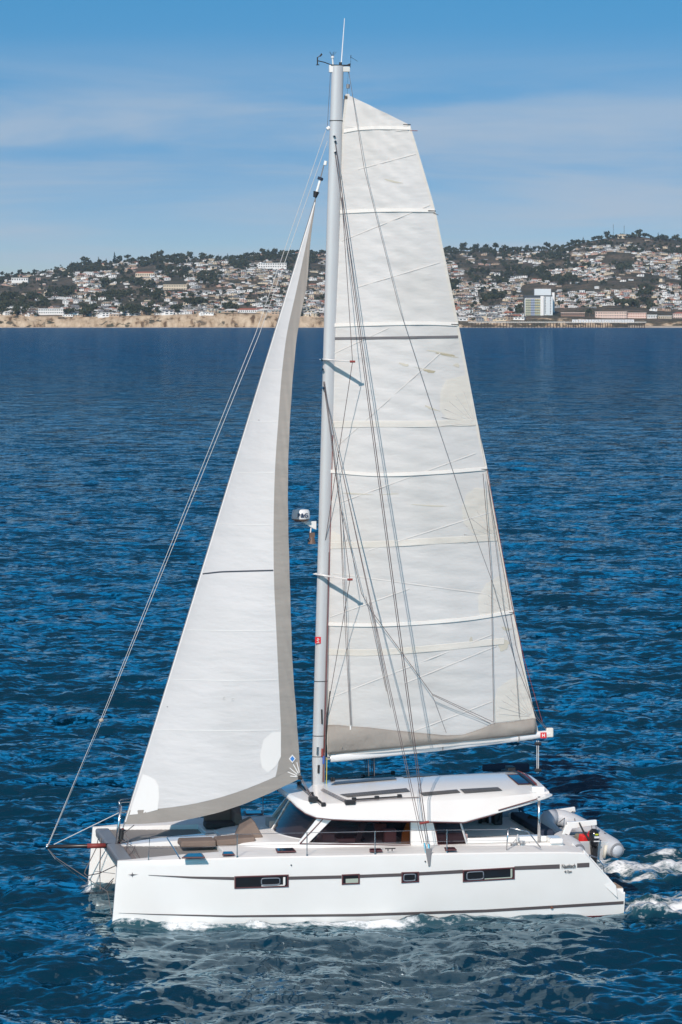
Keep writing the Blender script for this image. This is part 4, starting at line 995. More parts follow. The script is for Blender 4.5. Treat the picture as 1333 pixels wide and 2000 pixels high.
MB().box(4.72, 4.95, .25, .95, 1.98, 2.22).build('deck_locker', mat('grey_locker', (.42,.40,.38), .6), boat, bevel=.02)
# inside of the saloon
ins = empty('saloon_interior', (0,0,0), 0, boat)
MB().box(5.2, 8.15, -2.2, 2.2, 1.20, 1.25).build('sole', WOODIN, ins)
MB().box(8.10, 8.16, -2.2, 2.2, 1.25, 2.55).build('bulkhead', DARKIN, ins)
MB().box(5.9, 7.2, -2.1, -1.5, 1.25, 1.62).box(5.9, 6.2, -1.5, .2, 1.25, 1.62).build('settee', CUSH, ins, bevel=.04)
MB().box(6.4, 7.1, -1.2, -.4, 1.85, 1.9).tube([(6.75,-.8,1.25),(6.75,-.8,1.85)], .05, 8).build('table', WOODIN, ins)
MB().box(5.6, 7.8, 1.4, 2.15, 1.25, 2.08).build('galley_counter', mat('galley_white', (.5,.47,.45), .4), ins)
MB().box(7.35, 7.62, -1.6, -1.2, 1.25, 2.30).box(7.3, 7.6, -1.75, -1.65, 1.6, 2.35).build('cabinet', mat('pinkish_wood', (.50,.26,.22), .6), ins, bevel=.02)
MB().box(6.15, 6.75, -2.2, -2.1, 1.90, 2.05).build('seat_back', mat('pinkish_seat', (.72,.48,.44), .6), ins, bevel=.04)
MB().box(7.45, 7.78, -2.2, -2.0, 1.25, 2.28).build('cabinet', mat('pinkish_panel', (.72,.42,.36), .6), ins, bevel=.03)
MB().box(7.05, 7.4, -2.2, -2.1, 1.9, 1.98).box(5.75, 6.1, -2.2, -2.1, 1.9, 2.2).build('shelf', mat('pale_shelf', (.55,.50,.48), .6), ins, bevel=.03)
c_ = [PY(784,1650,-2.27), PY(800.5,1650,-2.27), PY(800.5,1604,-2.27), PY(795,1609,-2.27), PY(786,1628,-2.27)]
MB().prism(c_, (0,.06,0)).build('curtain', ORANGE, ins)
for i in range(7):
    x = 5.95+i*.16; MB().tube([(x,-1.7,1.62),(x+.05,-1.7,1.62+.14+.05*(i%3)),(x-.02,-1.72,1.98+.05*(i%2))], [.05,.07,.02], 6).build('galley_item', [STEEL, ROPEG, ALU][i%3], ins)

# ------------------------------------------------------------------ coachroof
rxs = [(4.98,),]
RL = [  # x, lip half-width, lip z, ridge half-width, ridge z, centre z
    (5.02, .62, 3.02, .40, 3.12, 3.14), (5.08, 1.10, 2.96, .85, 3.10, 3.15), (5.17, 1.55, 2.86, 1.25, 3.07, 3.17), (5.32, 2.05, 2.76, 1.65, 3.03, 3.19), (5.55, 2.42, 2.69, 1.95, 2.99, 3.21),
    (5.95, 2.60, 2.66, 2.12, 2.98, 3.23), (6.6, 2.66, 2.62, 2.18, 2.99, 3.26), (7.6, 2.68, 2.58, 2.20, 3.00, 3.29), (8.6, 2.68, 2.535, 2.20, 3.01, 3.31), (9.50, 2.68, 2.49, 2.20, 3.02, 3.32),
    (9.58, 2.68, 2.50, 2.20, 3.02, 3.32), (10.4, 2.68, 2.70, 2.20, 3.05, 3.33), (11.3, 2.66, 2.92, 2.20, 3.10, 3.33), (11.8, 2.58, 3.05, 2.18, 3.14, 3.33), (12.02, 2.45, 3.10, 2.1, 3.155, 3.31)]
def roofring(x, lw, lz, rw, rz, cz):
    P_ = [(x,-lw+.12,lz-.02),(x,-lw+.02,lz-.02),(x,-lw,lz),(x,-lw,lz+.035),(x,-rw-.03,rz-.03),(x,-rw+.03,rz+.012),(x,-rw*.72,lerp(rz,cz,.45)),(x,-rw*.36,lerp(rz,cz,.82)),(x,0,cz)]
    return P_+[(a,-b,c) for a, b, c in P_[::-1][1:]]
rb = MB(); rings = [roofring(*q) for q in RL]
for r_ in rings: r_ += [(r_[0][0], 1.2, r_[-1][2]+.0), (r_[0][0], -1.2, r_[-1][2]+.0)]
rb.loft(rings); roof = rb.build('coachroof', GEL, boat, auto=24)
def RZ(x, y):
    rw, rz, cz = interp(x, [(q[0], (q[3], q[4], q[5])) for q in RL]); a = abs(y)
    return interp(a, [(0, cz), (rw*.36, lerp(rz, cz, .82)), (rw*.72, lerp(rz, cz, .45)), (rw-.03, rz+.012), (rw+.03, rz-.03), (rw+.4, rz-.28)])
def onroof(px, py, off=.012):
    z = 3.2
    for _ in range(90): P_ = PZ(px, py, z); z += .16*(RZ(P_.x, P_.y)+off-z)
    return PZ(px, py, z)
def patch(name, corners, m, par=roof, off=.02, th=.0, frame=None, div=8):
    c = corners; rows = []
    for j in range(div//2+1):
        row = []
        for i in range(div+1):
            a = (lerp(c[0][0], c[1][0], i/div), lerp(c[0][1], c[1][1], i/div)); b = (lerp(c[3][0], c[2][0], i/div), lerp(c[3][1], c[2][1], i/div))
            row.append(onroof(lerp(a[0], b[0], j/(div//2)), lerp(a[1], b[1], j/(div//2)), off))
        rows.append(row)
    return MB().grid(rows).build(name, m, par, smooth=True)
def solar_mat():
    m = mat('solar_cells', (.055,.05,.048), .3); t = m.node_tree; c = t.nodes.new('ShaderNodeTexCoord'); b = t.nodes.new('ShaderNodeTexBrick'); b.offset = 0
    b.inputs['Color1'].default_value = (.05,.045,.045,1); b.inputs['Color2'].default_value = (.065,.06,.06,1); b.inputs['Mortar'].default_value = (.22,.20,.17,1); b.inputs['Scale'].default_value = 7; b.inputs['Mortar Size'].default_value = .02
    t.links.new(c.outputs['Object'], b.inputs[0]); t.links.new(b.outputs[0], t.nodes['Principled BSDF'].inputs['Base Color']); return m
SOL = solar_mat()
patch('solar_panel', [(664,1551.5),(794,1539.5),(802,1546),(680,1557)], SOL)
patch('solar_panel', [(820,1548.5),(893,1542),(900,1548),(828,1554.5)], SOL)
patch('solar_panel', [(899,1541.5),(973,1537.5),(982,1544),(908,1549.5)], SOL)
patch('roof_hatch', [(990,1513),(1029,1511),(1050,1531.5),(1012,1532.5)], FRAME)
patch('hatch_pane', [(993.5,1514.5),(1028,1512.8),(1045,1530),(1013.5,1530.8)], mat('blue_tint_pane', (.02,.04,.09), .05), off=.026)
patch('solar_panel', [(656,1527),(770,1517),(776,1521.5),(646,1533)], SOL)
patch('solar_panel', [(784,1514.5),(850,1510),(858,1513.5),(790,1518.5)], SOL)
for a, b, c in (((692,1562),(781,1556),.02),((585,1531),(632,1572),.03),((650,1523),(768,1510),.02)):
    pts = [onroof(lerp(a[0],b[0],i/8), lerp(a[1],b[1],i/8), .045) for i in range(9)]; tk_ = MB().tube(pts, c, 6).build('sheet_track', BLACK, roof)
    for f in (0, .5, 1):
        p_ = pts[int(f*8)]; MB().box(p_.x-.06, p_.x+.06, p_.y-.05, p_.y+.05, p_.z-.05, p_.z+.06).build('track_fitting', BLACK, tk_, bevel=.015)
    if c == .03: rope('control_line', [p+Vector((-.09,0,.01)) for p in pts], .010, ROPEG, tk_)
for dx in (0, 3.2, 6.4): rope('halyard_tail', [onroof(627+dx*.6, 1543-dx*.4, .05), onroof(652+dx, 1556-dx*.3, .05), onroof(676+dx, 1568-dx*.4, .05)], .010, ROPEG, roof)
cl_ = onroof(684, 1567, .06); MB().box(cl_.x-.14, cl_.x+.14, cl_.y-.08, cl_.y+.08, cl_.z-.06, cl_.z+.06).build('rope_clutch', BLACK, roof, bevel=.02)
rope('jib_sheet', [onroof(686,1566,.05), onroof(760,1560,.05), onroof(819,1557.5,.05)], .014, ROPEG, roof)
# traveller along the after edge of the roof
tv = [onroof(1027+57*i/10*1.0, 1504+40*i/10, .05) for i in range(11)]
tv = [Vector((11.72, lerp(2.2, -2.0, i/10), RZ(11.72, lerp(2.2,-2.0,i/10))+.05)) for i in range(11)]
tvo = MB().tube(tv, .03, 6).build('traveller', BLACK, roof)
MB().box(11.62, 11.84, 1.0, 1.4, tv[3].z-.02, tv[3].z+.09).build('traveller_car', BLACK, tvo, bevel=.02)
rope('traveller_line', [p+Vector((.06,0,.02)) for p in tv[4:]], .014, ROPER, tvo)
MB().box(11.55, 11.9, -2.12, -1.88, 3.14, 3.30).build('line_bin', GEL, roof, bevel=.03)
# grab moulding under the raised after lip
a, b = PY(974,1583,-2.70), PY(1048,1561.5,-2.70); MB().tube([a, b, b+Vector((.03,0,.03))], .018, 6).build('gutter', FRAME, roof)
# seam of dark seal along the lower lip
for s in (-1, 1): MB().tube([(q[0], s*(q[1]-.0), q[2]-.025) for q in RL[1:12]], .014, 5).build('lip_seal', FRAME, roof)
# roof posts
for s in (-1, 1):
    MB().tube([(11.66, s*2.42, 1.80), (11.66, s*2.42, 3.08)], .04, 10).build('roof_post', STEEL, boat, smooth=True)
MB().box(10.95,11.08, 1.30,1.48,1.80,3.12).build('roof_post', mat('dark_brown_post', (.07,.045,.04), .5), boat, bevel=.02)
aw = MB().tube([PY(944,1500,2.75), PY(985,1500,2.75), PY(1033,1500,2.75)], [.10,.14,.13], 12); aw.build('rolled_awning', NAVY, boat, smooth=True)
# cockpit: saloon back, benches, helm
ck = empty('cockpit', (0,0,0), 0, boat)
MB().box(8.4, 9.9, 1.2, 2.25, 1.84, 2.62).build('dark_doorway', DARKIN, ck)
MB().box(8.5, 9.75, -2.2, -1.95, 1.84, 2.10).build('bench', mat('pinkish_bench', (.45,.34,.33), .7), ck, bevel=.04)
MB().box(10.15, 12.2, 2.15, 2.30, 1.84, 2.75).build('side_screen', mat('pale_side_screen', (.40,.44,.50), .7), ck)
MB().box(9.7, 11.9, -2.25, -1.65, 1.84, 1.93).box(9.7, 11.9, -2.36, -2.25, 1.84, 1.99).build('cockpit_bench', GEL, ck, bevel=.03)
for s in (-1, 1):
    MB().box(11.9, 12.28, s*2.4-.3, s*2.4+.3, 1.82, 1.97).build('aft_locker', GEL, ck, bevel=.05)
hx, hy = 10.85, 1.15
MB().tube([(hx,hy,1.84),(hx,hy,2.42)], .05, 10).tube([(hx+.22,hy,1.84),(hx+.22,hy,2.42)], .035, 8).build('seat_pedestal', BLACK, ck)
MB().loft([[(hx-.34+a, hy-.3, z), (hx+.46-a, hy-.3, z), (hx+.46-a, hy+.3, z), (hx-.34+a, hy+.3, z)] for a, z in ((.14,2.38),(.02,2.46),(0,2.60),(.05,2.66))]).build('helm_seat', NAVY, ck, bevel=.03)
MB().tube([(hx+.2,hy,2.5),(hx+.62,hy,2.62),(hx+.86,hy,2.95)], .05, 8).build('seat_back', NAVY, ck)
wh = MB(); cw = Vector((11.35,.9,2.25)); ring_ = [cw+Vector((.12*math.sin(a), .36*math.cos(a), .36*math.sin(a))) for a in [2*math.pi*i/20 for i in range(21)]]
wh.tube(ring_, .016, 6, caps=False)
for i in range(0, 20, 4): wh.tube([cw, ring_[i]], .01, 5)
wh.build('steering_wheel', BLACK, ck)
MB().box(11.15,11.4,.7,1.1,1.84,2.3).build('helm_console', BLACK, ck, bevel=.04)
rl = MB().tube([PY(1032,1597,.7), PY(1052,1606,.6), PY(1070,1619,.5)], [.10,.115,.09], 12).build('rolled_cover', mat('charcoal_rolled_cloth', (.035,.026,.028), .85, bump=(10,.01)), ck, smooth=True)
MB().tube([PY(1064,1622,.5), PY(1070,1632,.5), PY(1078,1638,.5)], [.07,.06,.04], 8).build('cover_end', mat('pale_tan_cloth', (.42,.33,.27), .8), ck, smooth=True)
MB().prism([PY(1034,1620,.3), PY(1058,1642,.3), PY(1040,1642,.3), PY(1030,1636,.3)], (0,.8,0)).build('backrest', NAVY, ck, bevel=.02)
MB().box(11.9,12.3,-1.6,1.9,1.80,2.02).build('aft_bench', NAVY, ck, bevel=.04)
# winch and lines by the aft rail
for (px, py) in ((1003,1661),(1020,1658)):
    p_ = PY(px, py, -2.62); MB().loft([[(p_.x+math.cos(a)*r_, p_.y+math.sin(a)*r_, p_.z+h_) for a in [2*math.pi*k/14 for k in range(14)]] for r_, h_ in ((.10,0),(.10,.03),(.065,.06),(.06,.12),(.09,.17),(.09,.21))]).build('winch', STEEL, ck, auto=30)
rope('sheet_tail', [PY(990,1662,-2.6), PY(1000,1650,-2.7), PY(1008,1640,-2.6), PY(1016,1660,-2.7), PY(1006,1664,-2.8), PY(1035,1646,-2.4)], .014, ROPEG, ck)
rope('sheet_tail', [PY(1012,1630,-2.5), PY(1007,1655,-2.7)], .02, ALU, ck)

# ------------------------------------------------------------------ deck gear
def deckz(px, py, z=1.88, y=None): return PZ(px, py, z)
def dhatch(c, m=DKGLASS, z=1.89, par=boat):
    pts = [PZ(a, b, z) for a, b in c]; o = MB().prism(pts, (0,0,.035)).build('deck_hatch', FRAME, par, bevel=.012)
    cc = sum(pts, Vector())/4; MB().prism([cc+(p-cc)*.84+Vector((0,0,.036)) for p in pts], (0,0,.004)).build('pane', m, o); return o
dhatch([(355,1677.5),(401,1677),(395,1669),(366,1669.5)]); dhatch([(434,1671.5),(459,1671),(454,1665.5),(436,1666)])
dhatch([(541,1666),(579,1665),(573,1658.5),(538,1659.5)]); dhatch([(722,1664.5),(748,1664),(744,1659.5),(722,1660)], mat('plum_acrylic',(.06,.015,.022),.3)); dhatch([(870,1662.5),(893,1662),(888,1657),(868,1657.5)], mat('plum_acrylic',(.06,.015,.022),.3))
dhatch([(480,1592.5),(514,1592),(512,1585),(476,1586)], mat('blue_tint_hatch', (.03,.09,.2), .08))
for px, py in ((762,1663),(480,1611)):
    p_ = PZ(px, py, 1.90 if px > 600 else 1.88); MB().tube([p_+Vector((-.13,0,.07)), p_+Vector((.15,0,.07))], .016, 6).tube([p_+Vector((-.05,0,0)), p_+Vector((-.05,0,.07))], .014, 6).tube([p_+Vector((.06,0,0)), p_+Vector((.06,0,.07))], .014, 6).build('cleat', BLACK, boat)
    
# stanchions and lifelines
def side_y(s, x): return s*(YC+hw(x)*.90)
tops = {}
for s in (-1, 1):
    tp = []
    for px, py in ((465,1674),(600,1670),(732,1667),(872,1663)):
        x = PY(px, py, -3.6).x; y = side_y(s, x); z = interp(x, ZD); m = STEEL
        o = MB().tube([(x,y,z-.01),(x,y,z+.62)], .014, 8).tube([(x,y,z),(x,y,z+.04)], .03, 8).build('stanchion', STEEL, boat); tp.append(Vector((x,y,z+.61)))
    # bow pulpit
    y1 = side_y(s, 1.0); z = 1.80; base = [(.95, side_y(s,.95)*.995, z), (.98, side_y(s,.98), z+.60), (1.42, side_y(s,1.42), z+.60), (1.78, side_y(s,1.78), z)]
    po = MB().tube(base, .017, 8).build('bow_rail', STEEL, boat)
    # aft rail
    yy = s*3.45; ab = [(10.52,yy,1.82),(10.55,yy,2.36),(10.62,yy,2.42),(11.10,yy,2.30),(11.45,yy,1.86)]
    MB().tube(ab, .018, 8).build('aft_rail', STEEL, boat, smooth=True)
    pts = [Vector(base[1])]+[Vector(base[2])]+tp+[Vector(ab[1])+Vector((0,0,.02))]
    rope('lifeline', pts, .0075, STEEL); rope('lifeline', [p-Vector((0,0,.30)) for p in pts], .005, STEEL)

# ------------------------------------------------------------------ mast, boom, rigging
M0, M1 = Vector((6.03,0,3.10)), PY(660,128,0)
mr = MB(); rings = []
for i in range(25):
    t_ = i/24; c = M0.lerp(M1, t_); a_ = .185 if t_ < .8 else lerp(.185,.165,(t_-.8)/.2); b_ = .115
    rings.append([(c.x+math.cos(q)*a_+.0, c.y+math.sin(q)*b_, c.z) for q in [2*math.pi*k/24 for k in range(24)]])
mr.loft(rings); mast = mr.build('mast', ALU, boat, auto=50)
def MP(z, dx=0, dy=0): t_ = (z-M0.z)/(M1.z-M0.z); c = M0.lerp(M1, t_); return Vector((c.x+dx, c.y+dy, z))
MB().loft([[MP(z, .185, -.022), MP(z, .275, -.022), MP(z, .275, .022), MP(z, .185, .022)] for z in (4.3, 12, 21.9)]).build('sail_track', ALUD, mast)
MB().box(M0.x-.22, M0.x+.24, -.2, .2, 3.06, 3.16).build('mast_step', STEEL, mast, bevel=.02)
for z in (21.3, 6.05, 4.55, 3.98):
    MB().loft([[MP(zz, math.cos(q)*.188, math.sin(q)*.118) for q in [2*math.pi*k/20 for k in range(20)]] for zz in (z, z+.022)]).build('mast_band', BLACK, mast)
for k, z0, z1, dx in ((0,3.3,9.6,.10),(1,3.3,12.8,.125),(2,3.3,7.6,.15)):
    rope('halyard', [MP(z0, dx, -.115), MP((z0+z1)/2, dx, -.118), MP(z1, dx, -.11)], .008, [ROPEG, ROPER, ROPEG][k], mast)
rope('halyard', [PY(638,1532,-.1), PY(639,1480,-.1)], .014, ROPEY, mast)
for (z, dx, m) in ((4.05,-.06,STEEL),(3.55,-.02,BLACK),(4.0,.07,ROPER),(3.8,.11,mat('blue_rope',(.05,.12,.4),.8))):
    MB().tube([MP(z,dx,-.13), MP(z+.22,dx,-.13)], .03, 8).build('cleat', m, mast)
MB().tube([MP(4.9,.04,-.13), MP(5.3,.02,-.13)], .022, 8).build('winch_handle', BLACK, mast)
# masthead
MB().box(M1.x-.24, M1.x-.12, -.06, .06, M1.z-.18, M1.z+.02).build('sheave_box', GEL, mast, bevel=.01)
MB().box(M1.x+.14, M1.x+.33, -.06, .06, M1.z-.16, M1.z-.02).build('sheave_box', mat('pale_plate', (.62,.63,.60), .5), mast, bevel=.01)
MB().box(M1.x-.2, M1.x+.34, -.07, .07, M1.z, M1.z+.03).build('masthead_plate', BLACK, mast)
an = MB().tube([PY(667,124,0), PY(673.5,35,0)], [.016,.009], 8).build('whip_antenna', mat('antenna_white_gloss', (.8,.8,.8), .3), mast)
MB().tube([PY(665.5,130,0), PY(665.5,121,0)], .04, 10).build('antenna_base', BLACK, an)
wi = MB().tube([PY(650,127,0), PY(634,121,0), PY(621,118,0)], .014, 6).tube([PY(620.5,126,0), PY(620.5,111,0)], .018, 6).tube([PY(620.5,112,0), PY(626,107.5,0)], .012, 6)
wi.prism([PY(624,110,0), PY(628,103,0), PY(630.5,106,0), PY(627,110,0)], (0,.012,0)); wi.build('wind_vane', BLACK, mast)
for dx in (-.02,.04): pass
for a in range(3): p_ = PY(620.5,126,0); MB().tube([p_, p_+Vector((.05*math.cos(a*2.09),.05*math.sin(a*2.09),0))], .012, 5).build('anemometer_cup', BLACK, mast)
tl_ = MB().tube([PY(651,128,0), PY(650,113,0)], .022, 8).loft([[PY(650,114-h_,0)+Vector((math.cos(q)*r_, math.sin(q)*r_, 0)) for q in [2*math.pi*k/12 for k in range(12)]] for r_, h_ in ((.03,0),(.045,1.5),(.045,4),(.03,5))]).build('masthead_light', mat('lamp_white', (.7,.72,.72), .3), mast)
for k in range(5): a = k*1.256; p_ = PY(650,110,0); MB().tube([p_, p_+Vector((math.cos(a)*.10, math.sin(a)*.10, .13))], .005, 4).build('bird_spike', STEEL, mast)
MB().tube([PY(674,128,0), PY(684.5,124,0)], .016, 6).tube([PY(684,132,0), PY(684.3,124,0)], .012, 6).tube([PY(686,111,0), PY(699,119,0)], .005, 5).tube([PY(685.5,113,0), PY(686,107,0)], .01, 5).tube([PY(685,126,0), PY(686,111,0)], .004, 4).build('wind_arrow', BLACK, mast)
MB().tube([PY(639,252,0), PY(644,248,0)], .05, 10).build('halyard_block', GEL, mast); MB().tube([PY(635,322,0), PY(637,314,0)], .045, 10).build('halyard_block', GEL, mast)
# steaming lights / small fittings on the near face
for px, py in ((653,265),(655,275),(655,296),(629,702),(630,720),(632,757)):
    p_ = PY(px, py, -.13); MB().tube([p_+Vector((0,.02,0)), p_+Vector((0,-.05,-.02))], .035, 8).build('shroud_tang', STEEL, mast)
# warning sticker
s0 = [PY(616,1244,-.13), PY(627,1244,-.13), PY(627,1257,-.13), PY(616,1257,-.13)]; sk = MB().prism(s0, (0,.012,0)).build('sticker', mat('red_sticker', (.65,.03,.04), .4), mast)
cx = sum(s0, Vector())/4; MB().tube([cx+Vector((-.015,-.004,.05)), cx+Vector((.03,-.004,.02)), cx+Vector((-.03,-.004,-.0)), cx+Vector((.02,-.004,-.03))], .016, 6).box(cx.x-.035, cx.x+.035, cx.y-.010, cx.y-.002, cx.z-.07, cx.z-.055).build('sticker_mark', GEL, sk)
# radar dome
rd = empty('radar', PY(588,1005,-.1), 0, mast); rp = Vector(rd.location)
prof = [(.19,-.13),(.245,-.115),(.255,-.06),(.245,.0),(.235,.09),(.21,.13),(.12,.145),(.0,.148)]
MB().loft([[(math.cos(q)*max(r_,.002), math.sin(q)*max(r_,.002), z) for q in [2*math.pi*k/32 for k in range(32)]] for r_, z in prof]).build('radome', mat('radome_white', (.74,.75,.76), .35), rd, auto=40)
MB().loft([[(math.cos(q)*r_, math.sin(q)*r_, z) for q in [2*math.pi*k/32 for k in range(32)]] for r_, z in ((.16,-.18),(.22,-.15),(.247,-.116))]).build('radome_base', mat('radome_brown_base', (.20,.13,.10), .6), rd)
text('B&G', .155, (.01,-.268,-.015), (R(88),0,0), mat('navy_lettering', (.02,.04,.09), .5), 'lettering', rd, bold=.006)
MB().prism([(.0,.0,-.19),(.44,.06,-.19),(.44,.06,-.42),(.36,.06,-.40),(.10,.0,-.24)], (0,.06,0)).tube([(.3,.08,-.35),(.26,.08,-.62)], .02, 6).build('bracket', GEL, rd, bevel=.006)
dl = MB().tube([(.30,.0,-.62),(.30,.0,-.80)], [.07,.11], 10).box(.24,.38,-.04,.08,-.62,-.5).build('deck_light', mat('bronze_lamp_shade', (.14,.09,.07), .6), rd)
MB().tube([(.24,-.05,-.66),(.19,-.08,-.70)], .045, 8).build('lamp_lens', STEEL, dl)
# spreaders (swept) on both sides
spr = []
for (rx, ry, tx, ty) in ((630,702,689,706),(617,1122,684,1132)):
    root = PY(rx+3, ry, -.1); 
    yt = -1.28 if ry < 900 else -1.38
    tip_ = PY(tx, ty, yt)
    for s in (-1, 1):
        a = Vector((root.x, s*abs(root.y), root.z)); b = Vector((tip_.x, s*abs(tip_.y), tip_.z)); mb = MB()
        mb.loft([[p+Vector((-c,0,0)), p+Vector((0,0,h_)), p+Vector((c,0,0)), p+Vector((0,0,-h_))] for p, c, h_ in ((a,.095,.026),(b,.065,.018))])
        so = mb.build('spreader', GEL, mast); MB().tube([b-Vector((.07,0,0)), b+Vector((.07,0,0))], .03, 8).build('tip_boot', ROPER, so)
    spr.append((root, tip_))
(r1, t1), (r2, t2) = spr
chain = PY(836,1672,-3.72); chain.y = -3.78
def both(name, pts, r, m=WIRE, par=boat):
    for s in (-1, 1): rope(name, [Vector((p.x, p.y*(-s), p.z)) for p in pts], r, m, par)
hi = PY(657,296,-.12); mid = PY(633,757,-.12)
ch = [Vector((PY(839,1660,-3.72).x, -3.60, 2.05)), Vector((PY(831,1655,-3.72).x, -3.60, 2.08))]
both('cap_shroud', [PY(655,275,-.12), ch[0]], .012); both('cap_shroud', [PY(655,300,-.12), ch[0]+Vector((-.05,0,0))], .010)
both('lower_shroud', [mid, ch[1]], .010); both('lower_shroud', [mid+Vector((.03,0,-.1)), ch[1]+Vector((-.06,0,0))], .008)
both('diamond_stay', [PY(668,385,-.1), t1, PY(636,1055,-.12)], .009); both('diamond_stay', [PY(634,745,-.1), t2, PY(638,1400,-.12)], .009)
for s in (-1, 1):
    for c in ch: MB().tube([(c.x,-s*c.y*-1 if 0 else s*3.60,c.z+.02),(c.x+.04,s*3.66,1.80)], .030, 8).build('turnbuckle', STEEL, boat)
    cc = on_hull(837,1675,.03); MB().prism([Vector((cc.x-.08, s*3.80, 1.98)), Vector((cc.x+.10, s*3.80, 1.98)), Vector((cc.x+.06, s*3.80, 1.52)), Vector((cc.x+.01, s*3.80, 1.50))], (0, -s*.05, 0)).build('chainplate', mat('grey_chainplate', (.22,.22,.23), .4), boat, bevel=.01)
    MB().tube([(ch[1].x-.12,s*3.58,2.62),(ch[0].x+.02,s*3.58,2.66)], .035, 6).build('shroud_roller', ROPER, boat)
# boom
B0, B1 = PY(646,1481,0), PY(1074,1433,-.15)
bm_ = MB(); rings = []
for i in range(15):
    t_ = i/14; c = B0.lerp(B1, t_); hgt = interp(t_, [(0,.115),(.06,.13),(.5,.14),(.9,.12),(1,.085)]); wd = interp(t_, [(0,.08),(.1,.11),(1,.08)])
    rings.append([(c.x, c.y+math.sin(q)*wd, c.z-.0+math.cos(q)*hgt) for q in [2*math.pi*k/18 for k in range(18)]])
boom = bm_.loft(rings).build('boom', mat('boom_white', (.70,.71,.72), .35, coat=.2), boat, auto=50)
MB().box(B1.x-.1, B1.x+.10, B1.y-.07, B1.y+.07, B1.z-.10, B1.z+.16).build('boom_end', mat('cream_casting', (.72,.68,.62), .5), boom, bevel=.03)
bl = PY(1062,1437,-.24); MB().box(bl.x-.085, bl.x+.085, bl.y-.012, bl.y, bl.z-.07, bl.z+.09).build('red_label', mat('red_label', (.65,.04,.05), .4), boom)
text('H', .12, (bl.x, bl.y-.016, bl.z+.005), (R(90),0,0), GEL, 'label_mark', boom, bold=.004)
MB().tube([MP(B0.z, .18, 0), B0+Vector((.02,0,0))], .05, 8).build('gooseneck', STEEL, boom)
for px in (863, 1012):
    t_ = (px-646)/428; c = B0.lerp(B1, t_); MB().loft([[(c.x+dx, c.y+math.sin(q)*.118, c.z+math.cos(q)*.145) for q in [2*math.pi*k/16 for k in range(16)]] for dx in (-.015,.015)]).build('boom_band', mat('grey_band', (.35,.33,.31), .6), boom)
ms = PY(1051,1447,-.13); tc_ = onroof(1051,1510,.12)
for d in (-.025,.025): rope('mainsheet', [ms+Vector((d,0,0)), tc_+Vector((d*.8,0,0))], .011, ROPEW)
for p_ in (ms+Vector((0,0,-.08)), tc_+Vector((0,0,.08))): MB().tube([p_+Vector((-.09,-.03,0)), p_+Vector((.09,-.03,0))], .045, 10).build('mainsheet_block', BLACK, boat)
for px in (720,731): rope('reef_line', [PY(px,1479,.1), PY(px+1,1516,.3)], .010, ROPEG)
# forward torsion ropes
rope('gennaker_stay', [tip+Vector((0,-.03,0)), PY(195,1410,-.03), PY(500,650,-.03), PY(637,254,-.03)], .0075, ROPEW)
rope('gennaker_stay', [tip+Vector((.03,.03,0)), PY(200,1406,.03), PY(506,655,.03), PY(640,275,.03)], .0075, ROPEW)
MB().tube([PY(195,1409,0), PY(201,1405,0)], .05, 8).build('rope_stopper', mat('tan_stopper', (.4,.34,.28), .8), boat)
rope('halyard', [PY(646,140,-.02), PY(640,245,-.02)], .006, WIRE, mast)
rope('forestay', [PY(235,1640,0), PY(243,1608,0), PY(617,386,0), PY(633,322,0)], .018, ALUD)
MB().tube([PY(615.5,385,0), PY(618.5,374,0)], [.05,.085], 10).build('furler_swivel', BLACK, boat)
MB().tube([PY(618.5,376,0), PY(626,350,0)], .035, 10).build('furler_tube', GEL, boat)
MB().tube([PY(625,351,0), PY(627,346,0)], .075, 10).tube([PY(624,347,0), PY(631,351,0)], .03, 6).build('furler_cap', NAVY, boat)
# ------------------------------------------------------------------ sails
def sail_mat(name, base, warm):
    m = bpy.data.materials.new(name); m.use_nodes = True; t = m.node_tree; N = t.nodes.new; L = t.links.new; p = t.nodes['Principled BSDF']; o = t.nodes['Material Output']
    p.inputs['Roughness'].default_value = .55; p.inputs['Specular IOR Level'].default_value = .3
    c = N('ShaderNodeTexCoord'); s = N('ShaderNodeSeparateXYZ'); L(c.outputs['Object'], s.inputs[0])
    def nz(sx, sy, sz, d=4, r=.5):
        mp = N('ShaderNodeMapping'); mp.inputs['Scale'].default_value = (sx, sy, sz); L(c.outputs['Object'], mp.inputs[0]); n = N('ShaderNodeTexNoise'); n.inputs['Scale'].default_value = 1; n.inputs['Detail'].default_value = d; n.inputs['Roughness'].default_value = r; L(mp.outputs[0], n.inputs[0]); return n.outputs[0]
    a = N('ShaderNodeMixRGB'); a.inputs[1].default_value = (*base, 1); a.inputs[2].default_value = (*warm, 1)
    r = N('ShaderNodeMapRange'); r.inputs[1].default_value = .42; r.inputs[2].default_value = .72; L(nz(.5,.5,.35), r.inputs[0]); L(r.outputs[0], a.inputs[0])
    col = a.outputs[0]
    bmp = N('ShaderNodeBump'); bmp.inputs['Distance'].default_value = .06; bmp.inputs['Strength'].default_value = .9; L(nz(.9,.9,2.6,3,.45), bmp.inputs['Height'])
    b2 = N('ShaderNodeBump'); b2.inputs['Distance'].default_value = .01; b2.inputs['Strength'].default_value = .6; L(nz(5,5,9,4,.55), b2.inputs['Height']); L(bmp.outputs[0], b2.inputs['Normal']); L(b2.outputs[0], p.inputs['Normal'])
    L(col, p.inputs['Base Color'])
    tl = N('ShaderNodeBsdfTranslucent'); tl.inputs[0].default_value = (*base, 1); mx = N('ShaderNodeMixShader'); mx.inputs[0].default_value = .16; L(p.outputs[0], mx.inputs[1]); L(tl.outputs[0], mx.inputs[2]); L(mx.outputs[0], o.inputs[0])
    return m, col, p, t
SAIL, scol, sp_, st_ = sail_mat('white_sailcloth', (.67,.67,.66), (.62,.615,.59))
